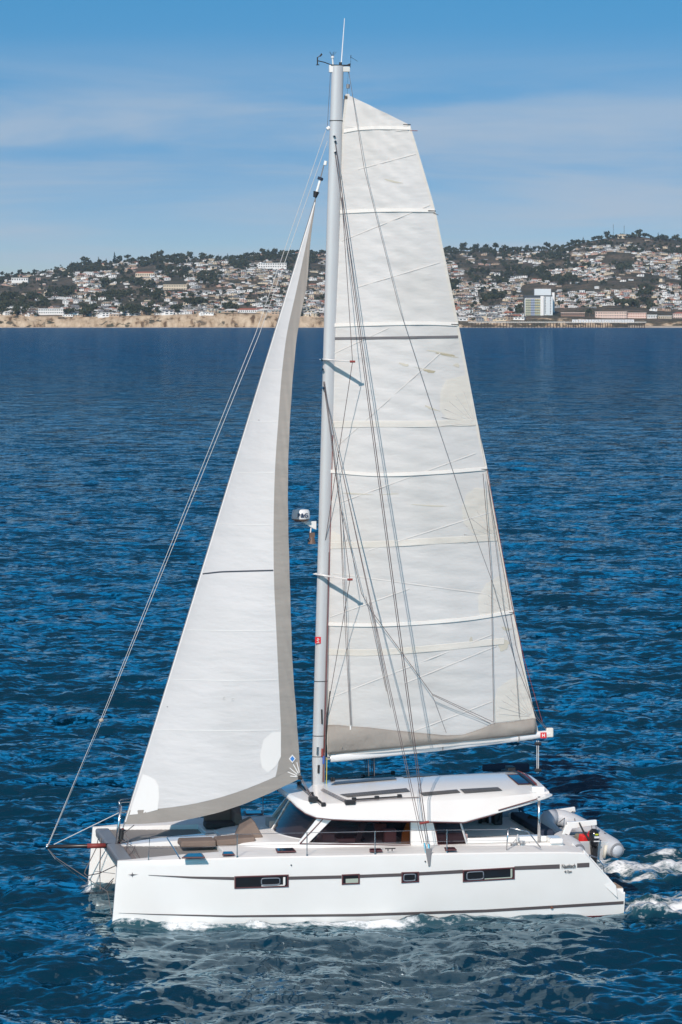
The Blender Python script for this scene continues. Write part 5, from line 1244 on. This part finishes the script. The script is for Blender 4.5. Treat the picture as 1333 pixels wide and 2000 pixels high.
JIBM = sail_mat('white_jib_cloth', (.675,.675,.675), (.63,.63,.625))[0]
UV = sail_mat('grey_uv_cloth', (.335,.315,.29), (.295,.275,.25))[0]
CREAM = sail_mat('cream_reinforcement', (.72,.705,.66), (.66,.64,.58))[0]
BAG = mat('grey_sail_cover', (.30,.28,.255), .85, noise=(1.4, .8, (.25,.23,.21)), bump=(1.6, .08))
# mainsail surface: rows bottom to top
MLU = [(183,676.5),(250,668.5),(412,662),(634,648),(830,643),(921,640),(1065,637.5),(1222,637),(1420,640),(1478,641)]
MLE = [(243,800),(250,803),(410,850),(632,895),(826,932),(916,952),(1052,975),(1195,1004),(1300,1023),(1405,1046),(1440,1053)]
TW = [(183,-.4),(243,-.75),(420,-.85),(640,-.8),(920,-.65),(1200,-.40),(1440,-.15)]   # leech falls off to leeward towards the head
def main_pt(u, v, off=0.0):      # u 0 luff .. 1 leech, v 0 foot .. 1 head
    yl = lerp(1478, 183, v); ye = lerp(1440, 243, v)
    A = PY(interp(yl, MLU), yl, .0); E_ = PY(interp(ye, MLE), ye, interp(ye, TW))
    c = A.lerp(E_, u); ch_ = (E_-A).length; d = interp(v, [(0,.03),(.12,.075),(.5,.095),(.9,.07),(1,.02)])*ch_
    f = 4*(u**.82)*(1-u**.82)
    c.y += -d*f-off+.010*math.sin(v*228+u*13)*math.sin(u*math.pi)+.018*math.sin(u*22+v*15.6)*math.sin(u*math.pi); return c
nu, nv_ = 60, 200
rows = [[main_pt(i/nu, j/nv_) for i in range(nu+1)] for j in range(nv_+1)]
mainsail = MB().grid(rows).build('mainsail', SAIL, boat, smooth=True)
def main_at(px, py, off=.012):
    # measured point on the main: march along the sight line to the surface
    best = None; v = (1478-py)/1295; u = .5
    for _ in range(25):
        P_ = main_pt(u, v); q = PY(px, py, P_.y)
        A = main_pt(0, v); E_ = main_pt(1, v)
        u += (q.x-P_.x)/max(.3, (E_.x-A.x)); v += (q.z-P_.z)/19.0
        u = min(max(u, 0), 1); v = min(max(v, 0), 1)
    P_ = main_pt(u, v); return Vector((P_.x, P_.y-off, P_.z))
def seam(name, pts, wdt, m, thick=.012, par=None, off=.012, n=24):
    xs_ = [q[0] for q in pts]; a, b = [], []
    for i in range(n+1):
        px = lerp(xs_[0], xs_[-1], i/n); py = smoothtab(px, pts); P_ = main_at(px, py, off+thick); a.append(P_+Vector((0,0,wdt/2))); b.append(P_-Vector((0,0,wdt/2)))
    aa = [p+Vector((0,thick,.01)) for p in a]; bb = [p+Vector((0,thick,-.01)) for p in b]
    return MB().grid([aa, a, b, bb]).build(name, m, par or mainsail, smooth=False)
POCK = mat('batten_pocket_cloth', (.73,.72,.69), .6)
for pts in ([(671,256),(700,251),(740,249),(802,250)], [(664,414),(720,411),(780,410),(849,411)], [(650,635),(760,632),(830,631),(894,633)], [(641,920),(740,927),(850,923),(951,915)], [(638,1219),(720,1221),(820,1217),(920,1208),(1003,1195)]):
    seam('batten_pocket', pts, .085, POCK, .03)
for pts in ([(644,829),(720,828),(830,828),(929,825)], [(640,1066),(760,1062),(860,1056),(973,1050)], [(638,1273),(720,1275),(850,1266),(985,1252)]):
    seam('seam_band', pts, .16, CREAM, .006)
seam('reef_stripe', [(651,661),(770,659.5),(895,657.5)], .055, mat('dark_grey_tape', (.13,.13,.14), .6), .006)
DSEAM = mat('seam_thread', (.61,.60,.58), .7)
for a, b in (((675,246),(797,256)),((652,690),(760,640)),((700,560),(860,512)),((660,870),(860,690)),((640,990),(930,885)),((645,1205),(800,1150)),((720,1075),(960,1000)),((640,1365),(960,1240)),((650,1120),(950,1160)),((790,1335),(970,1262)),((810,1428),(962,1370)),((668,470),(840,400)),((700,330),(812,300))):
    seam('panel_seam', [a, b], .014, DSEAM, .003, n=10)
def patch_main(name, outline, m, off=.010, par=None):
    cx_ = sum(q[0] for q in outline)/len(outline); cy2 = sum(q[1] for q in outline)/len(outline)
    rings = [[main_at(lerp(cx_, x, f), lerp(cy2, y, f), off) for x, y in outline] for f in (.02,.35,.7,1)]
    return MB().loft(rings, caps=False).build(name, m, par or mainsail, smooth=True)
# round reinforcement patches with radiating stitching on the leech
def fan(cx, cy, outline, ang0, ang1, ln, n):
    p = patch_main('reinforcement', outline, CREAM)
    for i in range(n):
        a = R(lerp(ang0, ang1, i/(n-1))); e = (cx+math.cos(a)*ln, cy-math.sin(a)*ln)
        A_, B_ = main_at(cx+math.cos(a)*6, cy-math.sin(a)*6, .016), main_at(*e, .016); MB().tube([A_, A_.lerp(B_, .5)+Vector((0,-.0,0)), B_], .008, 4).build('stitching', DSEAM, p)
fan(928, 826, [(930,826),(921,775),(913,732),(895,736),(872,742),(861,765),(860,800),(875,819),(905,825)], 95, 185, 66, 7)
fan(970, 1050, [(972,1052),(962,1000),(950,955),(930,952),(912,965),(903,990),(905,1020),(925,1043)], 95, 190, 64, 7)
fan(1003, 1196, [(1003,1195),(992,1150),(975,1125),(950,1140),(935,1165),(935,1190),(940,1205),(975,1203)], 95, 180, 60, 6)
fan(1040, 1400, [(1042,1404),(1030,1345),(1020,1320),(995,1328),(972,1345),(965,1380),(967,1412),(1000,1408)], 95, 175, 68, 8)
fan(668, 1070, [(641,1066),(641,1040),(652,1038),(664,1044),(668,1058),(660,1066)], 20, 80, 24, 4)
# weathered dirt smudges on the cloth
STAIN = mat('brown_smudge', (.37,.34,.25), .8); STAIN2 = mat('faint_smudge', (.53,.51,.44), .8)
def smudge(x, y, l, h, ang, m=STAIN):
    out_ = []
    for i in range(22):
        a = 2*math.pi*i/22; rr = 1+.14*math.sin(a*3+x)+.10*math.sin(a*7+y); ex = math.cos(a)*l*rr; ey = math.sin(a)*h*.8*rr*(1+.5*math.cos(a+x))
        ca, sa = math.cos(R(ang)), math.sin(R(ang)); out_.append((x+ex*ca-ey*sa, y+ex*sa+ey*ca))
    patch_main('smudge', out_, m, .009)
for q in ((872,692,19,2.6,9),(840,724,12,3.2,8),): smudge(*q)
for q in ((856,688,26,1.6,9),(884,696,14,1.4,7),(828,720,16,1.5,9),(790,711,10,3,12),(892,713,6,4,10),(840,987,34,1.6,3),(700,965,30,1.6,3),(770,354,18,2,12),(990,1228,9,4,10),(922,1250,6,4,80),(845,798,16,2.2,20),(760,965,20,1.2,-3),(985,1255,12,14,30)): smudge(*q, STAIN2)
# leech and luff tape
MB().loft([[main_pt(1, j/40, .02)+Vector((.012,0,0)), main_pt(1, j/40, .02)+Vector((-.05,0,0)), main_pt(.985, j/40, -.02)] for j in range(41)]).build('leech_tape', CREAM, mainsail)
MB().loft([[main_pt(0, j/60)+Vector((-.02,-.03,0)), main_pt(0, j/60)+Vector((.09,-.03,0)), main_pt(0, j/60)+Vector((.04,.03,0))] for j in range(61)]).build('luff_tape', CREAM, mainsail)
for (x, y) in ((678,190),(666,252),(659,413),(645,634),(637,760),(635,921),(634,1065),(634,1222),(636,1352)):
    c = PY(x, y, 0); c.x = MP(c.z).x+.25; MB().box(c.x-.04, c.x+.05, -.03, .03, c.z-.06, c.z+.06).build('luff_car', BLACK, mainsail, bevel=.01)
for (x, y, d) in ((800,243,0),(849,411,1),(894,633,1),(951,916,1),(1003,1196,1)):
    p_ = main_at(x-3, y, .05); MB().tube([p_+Vector((-.14,0,0)), p_+Vector((.07,0,-.01 if d else 0))], .010, 5).build('batten_end', BLACK, mainsail)
    if y in (411,): MB().tube([p_+Vector((0,0,-.05)), p_+Vector((.14,0,-.12))], .008, 4).build('telltale', ROPEG, mainsail)
p_ = main_at(800,244,.03); MB().tube([p_+Vector((.02,0,-.15)), p_+Vector((.22,0,-.15))], .009, 4).build('telltale', ROPER, mainsail)
p_ = PY(679,183,0); MB().tube([p_, PY(680,160,0), PY(681,140,.0)], .012, 5).build('halyard_shackle', STEEL, mainsail); MB().tube([PY(680,172,-.03), PY(680.5,164,-.03)], .05, 8).build('halyard_block', ALUD, mainsail)
# stack-pack along the boom: cloth bag, lazy-jack lines
top = [(640,1416),(660,1416),(685,1419),(720,1421),(772,1427),(830,1433),(871,1437),(905,1436),(940,1424),(965,1413),(1000,1410),(1044,1403),(1047,1404)]
bg = []
nb_ = 70
for j in range(9):
    f = j/8; row = []
    for i in range(nb_+1):
        px = lerp(640.5, 1047, i/nb_); pt = interp(px, top); pbm = lerp(1474, 1431, (px-640)/434); tb = (px-640)/434; yb = lerp(0, -.15, tb)
        lift = math.sin(f*math.pi)*.13+.06
        fold = .03*math.sin(px*.09+f*3)*math.sin(f*math.pi)+.025*math.sin(px*.031-f*5)
        pyy = lerp(pbm, pt, f); S_ = main_at(px, pyy, 0); P_ = PY(px, pyy, min(yb-.06-lift*(1-.3*f), S_.y-.05-.10*math.sin(f*math.pi))+fold*.7); row.append(P_)
    bg.append(row)
bag = MB().grid(bg).build('sail_cover', BAG, boat, smooth=True, solid=.012)
bg2 = [[Vector((p.x, 2*lerp(0,-.15,i/nb_)-p.y+.05, p.z)) for i, p in enumerate(r_)] for r_ in bg]
MB().grid(bg2).build('sail_cover', BAG, boat, smooth=True, solid=.012)
# folded opening of the bag near the boom end, dark inside
MB().prism([PY(965,1412,-.05), PY(1050,1419,.1), PY(1052,1429,.1), PY(1010,1425,.0), PY(985,1421,-.05)], (0,.05,0)).build('cover_flap', mat('dark_cover_lining', (.10,.085,.085), .9), bag)
MB().prism([PY(870,1434,-.16), PY(925,1428,-.16), PY(965,1413,-.16), PY(985,1419,-.16), PY(940,1434,-.16), PY(890,1441,-.16)], (0,.03,0)).build('cover_flap', BAG, bag)
rope('cover_edge', [PY(820,1435,-.2), PY(905,1437,-.2), PY(940,1425,-.2), PY(965,1412,-.2), PY(1010,1416,-.1), PY(1052,1417,0)], .012, FRAME, bag)
for i in range(5): MB().tube([PY(668+i*9,1462-i*2,-.22), PY(676+i*8,1438,-.235)], .012, 5).build('cover_crease', BAG, bag)
# lazy jacks, topping lift, reef lines
def ln(pts, r=.007, m=WIRE, nm='lazy_jack'): rope(nm, [PY(*q) for q in pts], r, m, boat, 4)
ln([(632,745,-.15),(664,985,-.5),(707,1160,-.75),(728,1196,-.8),(844,1355,-.8)], .008); ln([(844,1355,-.75),(872,1431,-.35)]); ln([(844,1355,-.8),(965,1411,-.45)]); ln([(846,1358,-.8),(958,1413,-.45)])
ln([(722,1175,-.8),(772,1424,-.25)]); ln([(715,1165,-.78),(770,1418,-.25)], .006)
ln([(664,985,-.5),(672,1180,-.5),(685,1416,-.25)]); ln([(664,985,-.5),(676,1190,-.5),(687,1416,-.25)], .006)
ln([(944,925,-.95),(960,1120,-.7),(965,1410,-.45)], .008, WIRE, 'reef_line'); ln([(952,935,-.85),(985,1190,-.6),(1008,1300,-.45),(1015,1403,-.35)], .006, WIRE, 'reef_line')
ln([(935,830,-.72),(960,985,-.62),(985,1120,-.5),(1008,1260,-.4),(1046,1400,-.25),(1072,1430,-.15)], .008, ROPEG, 'reef_line'); ln([(952,918,-.72),(1000,1180,-.5),(1025,1290,-.4),(1060,1410,-.2)], .008, ROPER, 'reef_line')
ln([(681,135,0),(712,330,-.8),(780,600,-1.25),(850,815,-1.25),(905,980,-1.15),(960,1130,-.9),(1006,1290,-.6),(1050,1400,-.3),(1073,1428,-.15)], .007, ROPEG, 'topping_lift')
ln([(645,1350,-.05),(640,1395,-.1),(634,1470,-.1)], .012, BLACK, 'reef_line')
for x, y in ((772,1426),(871,1434),(685,1419)): p_ = PY(x, y+3, -.26); MB().tube([p_+Vector((0,0,.05)), p_-Vector((0,0,.05))], .022, 6).build('toggle', GEL, bag)

# jib ---------------------------------------------------------------
JX = lambda y: 617-(y-388)*(374/1222)
JLE = [(388,617.5),(470,607),(560,599),(640,583),(720,574),(800,568),(900,563.5),(1000,563),(1120,566),(1220,569),(1300,572),(1380,578),(1450,583),(1520,588)]
JBO = [(388,617.2),(470,600),(560,581),(640,563),(720,552),(800,545),(900,537.5),(1000,534),(1120,534),(1220,538),(1300,541.5),(1380,545.5),(1450,549),(1485,548.5),(1500,540),(1520,532)]
JTW = [(388,0),(500,-.35),(700,-.9),(950,-1.35),(1200,-1.5),(1400,-1.4),(1520,-1.25)]
def jib_edge(v):            # luff and leech points for a row, v 0 foot .. 1 head
    yl = lerp(1610, 388, v); ye = lerp(1520, 388, v); return PY(JX(yl), yl, 0), PY(smoothtab(ye, JLE), ye, smoothtab(ye, JTW)), ye
def jib_pt(u, v, off=0):
    A, E_, ye = jib_edge(v); c = A.lerp(E_, u); chd = (E_-A).length; d = chd*interp(v, [(0,.06),(.2,.105),(.6,.115),(1,.06)])
    f = 4*u**.8*(1-u**.8); c.y += -d*f-off
    sag = interp(v, [(0,1),(.06,.55),(.15,.15),(.25,0)]); c.z -= .26*math.sin(math.pi*u)*sag*1.15
    return c
def jb(v):                  # where the grey border starts across a row
    ye = lerp(1520, 388, v); yl = lerp(1610, 388, v); xb = smoothtab(ye, JBO); xe = smoothtab(ye, JLE)
    A, E_, _ = jib_edge(v); q = PY(xb, ye, lerp(A.y, E_.y, .85)); return min(.985, max(.2, (q.x-A.x)/max(.05, E_.x-A.x)))
VF = .022
vs = [0,.007,.015,VF]+[VF+(1-VF)*(i/110) for i in range(1, 111)]
def ublist(v): b = jb(v) if v > .09 else lerp(lerp(jb(.09), .80, .0), jb(.09), 1); return b
wh_, gr = [], []
NUW = 34
for v in [q for q in vs if q >= VF]:
    b = jb(v); 
    if v < .10: t_ = (v-VF)/(.10-VF); b = jb(.10)*lerp(.955, 1, math.sin(t_*math.pi/2)**.8)
    wh_.append([jib_pt(b*i/NUW, v) for i in range(NUW+1)]); gr.append([jib_pt(lerp(b, 1, i/8), v)+Vector((0,.018*math.sin(v*95+i*1.5)*(i/8),0)) for i in range(9)])
jib = MB().grid(wh_).build('jib', JIBM, boat, smooth=True)
g2 = MB().grid(gr)
g2.grid([[jib_pt(i/40, v)+Vector((0,.015*math.sin(i*1.1+v*60),0)) for i in range(41)] for v in (0,.0073,.0146,VF)])
uvo = g2.build('uv_cover', UV, jib, smooth=True)
def jib_at(px, py, off=.01):
    u, v = .5, (1600-py)/1212
    for _ in range(30):
        P_ = jib_pt(u, v); q = PY(px, py, P_.y); A, E_, _y = jib_edge(v); u += (q.x-P_.x)/max(.2, E_.x-A.x)*.9; v += (q.z-P_.z)/17.5*.9; u = min(max(u, 0), 1); v = min(max(v, 0), 1)
    P_ = jib_pt(u, v); return Vector((P_.x, P_.y-off, P_.z))
def jseam(name, pts, wdt, m, n=14, off=.012):
    a, b = [], []
    for i in range(n+1):
        px = lerp(pts[0][0], pts[-1][0], i/n); P_ = jib_at(px, interp(px, pts), off); a.append(P_+Vector((0,0,wdt/2))); b.append(P_-Vector((0,0,wdt/2)))
    MB().grid([a, b]).build(name, m, jib)
JS = mat('jib_seam_tape', (.70,.70,.69), .55)
for y, x0, x1 in ((720,520,551),(822,488,542),(922,461,535),(1023,428,533),(1230,366,537),(1327,337,541),(1425,302,544)):
    jseam('panel_seam', [(x0,y),((x0+x1)/2,y+2.5),(x1,y+1)], .026, JS)
jseam('draft_stripe', [(396,1121),(430,1117),(480,1115.5),(534,1114)], .040, mat('dark_blue_tape', (.045,.055,.075), .6))
def jpatch(name, outline, m, off=.011):
    cx_ = sum(q[0] for q in outline)/len(outline); c2 = sum(q[1] for q in outline)/len(outline)
    MB().loft([[jib_at(lerp(cx_, x, f), lerp(c2, y, f), off) for x, y in outline] for f in (.02,.35,.7,1)], caps=False).build(name, m, jib, smooth=True)
jpatch('reinforcement', [(253,1592),(260,1568),(279,1512),(290,1516),(303,1523),(310,1536),(311,1560),(308,1582),(280,1589)], JS)
jpatch('reinforcement', [(549,1430),(549,1478),(540,1496),(524,1510),(512,1500),(508,1475),(515,1445),(532,1430)], JS)
for i, (x, y) in enumerate(((567,1516),(562,1508),(566,1500),(573,1493),(580,1489))):
    a = jib_at(587, 1518, .022); b = jib_at(x, y, .022); MB().tube([a.lerp(b, .3), b], .016, 5).build('clew_webbing', GEL, jib)
MB().tube([jib_at(586,1519,.03)+Vector((-.05,0,0)), jib_at(586,1519,.03)+Vector((.05,0,.0))], .06, 8).build('clew_block', BLACK, jib)
c = jib_at(571, 1482, .03); sq = [(0,0,.115),(.095,0,.0),(0,0,-.115),(-.095,0,0)]
bd_ = MB().add([c+Vector(q) for q in sq], [(0,1,2,3)]).build('sailmaker_badge', GEL, jib); MB().add([c+Vector(q)*.68+Vector((0,-.004,0)) for q in sq], [(0,1,2,3)]).build('badge_mark', mat('badge_blue', (.04,.20,.55), .5), bd_)
for x, y in ((438,1364),(455,1366)):
    c = jib_at(x, y, .02); MB().tube([c+Vector((-.035,0,.03)), c+Vector((.035,0,.03)), c+Vector((.035,0,-.03)), c+Vector((-.035,0,-.03)), c+Vector((-.035,0,.03))], .006, 4).build('telltale_window', GEL, jib)
for x, y in ((326,1380),(505,820)):
    c = jib_at(x, y, .03); MB().tube([c, c+Vector((.05,0,-.02)), c+Vector((.06,0,-.10))], .008, 4).build('telltale', BLACK, jib)
rope('luff_tape', [PY(JX(y)+1.2, y, -.01) for y in range(395, 1608, 60)]+[PY(JX(1606)+1.2,1606,-.01)], .022, JS, jib)
rope('clew_line', [PY(587,1521,-1.25), onroof(608,1558,.08)], .014, ROPEG, jib); rope('clew_line', [PY(589,1519,-1.25), onroof(613,1561,.08)], .012, ROPEG, jib)
cc_ = onroof(612,1562,.09); MB().box(cc_.x-.12, cc_.x+.12, cc_.y-.09, cc_.y+.09, cc_.z-.06, cc_.z+.08).build('jib_car', BLACK, jib, bevel=.02)
# ------------------------------------------------------------------ things resting on or hanging from the boat
def loose(name, label, cat, group=None):
    e = empty(name, (X0, Y0, 0), YAW); tag(e, label, cat, group); return e
def cushion(mb, x0, x1, y0, y1, z0, z1, r=.04): return mb.box(x0, x1, y0, y1, z0, z1)
# port side sun cushion: long pad with upright wedge
e = loose('deck_cushion', 'long taupe cushion on the foredeck beside the near trampoline', 'cushion', 'foredeck cushions')
MB().hexa([(2.05,-1.30,1.80),(3.0,-1.42,1.80),(3.0,-.72,1.80),(2.05,-.60,1.80)], [(2.08,-1.30,1.96),(3.0,-1.42,1.98),(3.0,-.72,1.98),(2.08,-.60,1.96)]).build('pad', CUSH, e, bevel=.04)
MB().hexa([(3.02,-1.42,1.82),(4.05,-1.50,1.88),(4.05,-.85,1.90),(3.02,-.72,1.82)], [(3.02,-1.42,1.99),(4.05,-1.50,2.06),(4.05,-.85,2.06),(3.02,-.72,1.99)]).build('pad', CUSH, e, bevel=.04)
e = loose('deck_cushion', 'wedge shaped taupe backrest cushion just forward of the windscreen', 'cushion', 'foredeck cushions')
MB().hexa([(3.55,-.80,1.92),(4.35,-1.1,1.95),(4.35,-.1,1.95),(3.75,.15,1.92)], [(3.72,-.72,2.12),(4.12,-.92,2.40),(4.12,-.2,2.44),(3.88,.05,2.30)]).build('pad', CUSH, e, bevel=.05)
e = loose('deck_cushion', 'dark L shaped backrest cushion on the shaded far side of the foredeck', 'cushion', 'foredeck cushions')
MB().box(3.15,3.95,1.90,2.05,1.92,2.42).build('backrest', CUSH, e, bevel=.06)
MB().hexa([(3.9,1.45,1.92),(4.15,1.40,1.92),(4.25,2.0,1.92),(3.9,2.06,1.92)], [(3.98,1.45,2.30),(4.12,1.40,2.26),(4.18,1.98,2.42),(3.9,2.05,2.42)]).build('backrest', CUSH, e, bevel=.05)
MB().box(3.12,3.95,1.35,1.90,1.86,2.02).build('pad', CUSHD, e, bevel=.04)

# davits (part of the boat) ------------------------------------------------
for s, (p0, p1, p2) in ((-1, ((1096,1650),(1112,1613),(1166,1606.5))), (1, ((1061,1613),(1067,1592),(1124,1581)))):
    y = s*1.15; A, B, C_ = PY(*p0, y), PY(*p1, y), PY(*p2, y); C_.z = max(C_.z, B.z+.02)
    def lump(a, b, w0, h0, w1, h1, mb):
        d = (b-a).normalized(); n = Vector((-d.z, 0, d.x)); mb.loft([[p+n*h+Vector((0,w_,0)), p+n*h-Vector((0,w_,0)), p-n*h-Vector((0,w_,0)), p-n*h+Vector((0,w_,0))] for p, w_, h in ((a,w0,h0),(b,w1,h1))])
    mb = MB(); lump(Vector((12.15,y,1.75)), A, .06, .10, .06, .10, mb) if 0 else None
    lump(A, B, .055, .085, .06, .11, mb); lump(B+Vector((-.06,0,.0)), C_, .062, .10, .05, .075, mb)
    d_ = mb.build('davit', GEL, boat, bevel=.02); MB().box(A.x-.25, A.x+.12, y-.08, y+.08, 1.55, A.z+.05).build('davit_foot', GEL, d_, bevel=.02)

# dinghy --------------------------------------------------------------------
TUBE = mat('pale_grey_inflatable_fabric', (.50,.53,.57), .5, noise=(1.5,.5,(.45,.48,.52)))
TUBED = mat('mid_grey_floor', (.26,.28,.31), .6)
dg = loose('inflatable_dinghy', 'pale grey inflatable dinghy hanging from the stern davits', 'dinghy')
# dinghy frame: L along its length (stern -> bow), pointing to starboard and a little forward, bow higher
dS = PY(1159,1657,-1.55)         # middle of the transom
Ldir = Vector((-.22,.95,.14)).normalized(); Wd = Vector((.97,.22,-.04)).normalized(); Ud = Wd.cross(Ldir); Ud = Ud if Ud.z > 0 else -Ud
def DP(l, w_, u): return dS+Ldir*l*.86+Wd*w_+Ud*u
W2 = .60
def tubepath(s): return [DP(-.42,s*W2,0), DP(-.25,s*W2,0), DP(0,s*W2,0), DP(.7,s*W2,0), DP(1.4,s*W2,.02), DP(2.0,s*W2*.93,.06), DP(2.4,s*W2*.72,.12), DP(2.66,s*W2*.36,.18), DP(2.74,0,.20)]
for s in (1, -1):
    MB().tube(tubepath(s), [.12,.22,.265,.265,.265,.26,.25,.24,.235], 18).build('air_tube', TUBE, dg, smooth=True)
    rope('rubbing_strake', [p+Wd*s*.262 for p in tubepath(s)[1:6]], .02, mat('strake_grey', (.30,.32,.34), .6), dg, 6)
    for l in (.35, 1.1): MB().tube([DP(l,s*(W2+.05),.20), DP(l+.2,s*(W2+.05),.20)], .03, 6).build('carry_handle', BLACK, dg)
    MB().tube([DP(.5,s*(W2),.235), DP(.62,s*(W2),.235)], .035, 8).build('valve', BLACK, dg)
    MB().tube([DP(-.36,s*W2,-.0), DP(-.32,s*W2,-.0)], [.195,.215], 18).build('cone_band', mat('strake_grey2', (.22,.23,.25), .6), dg)
MB().hexa([DP(0,-.38,-.22),DP(2.3,-.25,-.12),DP(2.3,.25,-.12),DP(0,.38,-.22)], [DP(0,-.4,-.10),DP(2.35,-.25,.0),DP(2.35,.25,.0),DP(0,.4,-.10)]).build('floor', TUBED, dg)
MB().hexa([DP(.25,-.1,-.42),DP(1.9,-.02,-.30),DP(1.9,.02,-.30),DP(.25,.1,-.42)], [DP(0,-.38,-.2),DP(2.3,-.25,-.1),DP(2.3,.25,-.1),DP(0,.38,-.2)]).build('hull_bottom', TUBE, dg)
MB().hexa([DP(-.02,-.42,-.34),DP(.06,-.42,-.34),DP(.06,.42,-.34),DP(-.02,.42,-.34)], [DP(-.05,-.42,.20),DP(.03,-.42,.20),DP(.03,.42,.20),DP(-.05,.42,.20)]).build('transom', mat('transom_pale', (.56,.57,.58), .5), dg, bevel=.015)
MB().hexa([DP(1.0,-.45,.12),DP(1.25,-.45,.12),DP(1.25,.45,.12),DP(1.0,.45,.12)], [DP(1.0,-.45,.16),DP(1.25,-.45,.16),DP(1.25,.45,.16),DP(1.0,.45,.16)]).build('thwart', mat('thwart_grey', (.36,.38,.40), .6), dg, bevel=.01)
MB().hexa([DP(.30,-.30,-.10),DP(.80,-.30,-.10),DP(.80,.12,-.10),DP(.30,.12,-.10)], [DP(.34,-.26,.25),DP(.76,-.26,.25),DP(.76,.08,.25),DP(.34,.08,.25)]).build('olive_bag', mat('olive_canvas', (.20,.19,.15), .85), dg, bevel=.05)
for a, b in ((DP(1.9,.25,.30), PY(1122,1584,1.15)), (DP(1.9,-.25,.25), PY(1121,1584,1.15)), (DP(.1,.2,.22), PY(1163,1609,-1.15)), (DP(.1,.0,.22), PY(1156,1609,-1.15))):
    rope('lifting_strop', [a, b], .012, ROPEG, dg)
# outboard
ob = empty('outboard_motor', (0,0,0), 0, dg)
c = DP(-.16, -.04, .0)
def OB(l, w_, u): return c+Ldir*l+Wd*w_+Vector((0,0,u))
prof = [(.06,.10,.10),(.16,.15,.12),(.28,.165,.135),(.42,.16,.135),(.52,.13,.115),(.57,.06,.06)]
MB().loft([[OB(math.cos(q)*ry_, math.sin(q)*rx_, z) for q in [2*math.pi*k/20 for k in range(20)]] for z, ry_, rx_ in prof]).build('cowling', mat('black_gloss_cowl', (.012,.012,.014), .2, coat=.4), ob, smooth=True)
MB().loft([[OB(a*.09*k_, b*.07*k_, z) for a, b in ((1,1),(-1,1),(-1,-1),(1,-1))] for z, k_ in ((.10,1.1),(-.15,.9),(-.42,.7),(-.55,.45))]).build('leg', BLACK, ob, bevel=.01)
MB().tube([OB(-.02,0,-.5), OB(-.2,0,-.52)], .05, 8).build('gearcase', BLACK, ob)
MB().tube([OB(.1,-.08,.22), OB(.34,-.16,.42), OB(.46,-.22,.62)], [.03,.026,.022], 8).build('tiller', BLACK, ob)
MB().box(0,0,0,0,0,0) if 0 else None
dcl = OB(-.155,.02,.36); 
for z, h_, wdd, m in ((.26,.03,.09,mat('cowl_white_mark',(.7,.7,.7),.4)),(.36,.05,.07,mat('cowl_white_mark2',(.75,.75,.75),.4)),(.44,.04,.05,mat('cowl_lime_mark',(.55,.6,.05),.4))):
    q0 = [OB(-.165,-wdd,z), OB(-.165,wdd,z), OB(-.165,wdd,z+h_), OB(-.165,-wdd,z+h_)]; MB().prism(q0, Ldir*.012).build('cowl_mark', m, ob)
MB().box(*sum(([v-.05, v+.05] for v in DP(.04,-.2,-.05)), [])).build('clamp', STEEL, ob, bevel=.01)
# red fuel tank standing in the dinghy
ft = loose('fuel_tank', 'red plastic fuel tank standing in the dinghy beside the outboard', 'fuel tank')
b0 = [DP(.16,-.26,-.08),DP(.42,-.30,-.08),DP(.42,.10,-.08),DP(.16,.14,-.08)]
REDP = mat('red_plastic', (.62,.03,.03), .4)
MB().hexa(b0, [p+Ud*.40 for p in b0]).build('tank_body', REDP, ft, bevel=.04)
MB().tube([DP(.3,-.15,.33), DP(.3,-.15,.38)], .04, 10).build('cap', BLACK, ft)
MB().tube([DP(.2,.0,.33), DP(.25,.0,.39), DP(.36,.0,.39), DP(.4,.0,.33)], .018, 6).build('handle', REDP, ft)
# ladder / fender by the dinghy's stern
MB().tube([DP(-.12,.32,-.25), DP(-.10,.36,.10)], .05, 8).build('ladder', mat('cream_plastic', (.66,.63,.55), .5), dg, smooth=True)
# ------------------------------------------------------------------ haze
hz = MB().box(-7600, 7600, -60, 9400, -3.0, 460)
hm = bpy.data.materials.new('haze_air'); hm.use_nodes = True; t = hm.node_tree; t.nodes.clear()
o_ = t.nodes.new('ShaderNodeOutputMaterial'); v_ = t.nodes.new('ShaderNodeVolumePrincipled')
v_.inputs['Color'].default_value = (.55, .76, 1.0, 1); v_.inputs['Density'].default_value = 2.2e-5; v_.inputs['Anisotropy'].default_value = 0.0
t.links.new(v_.outputs[0], o_.inputs['Volume'])
ho = hz.build('haze', hm); tag(ho, 'thin blue sea air softening the far shore', 'haze', kind='stuff')
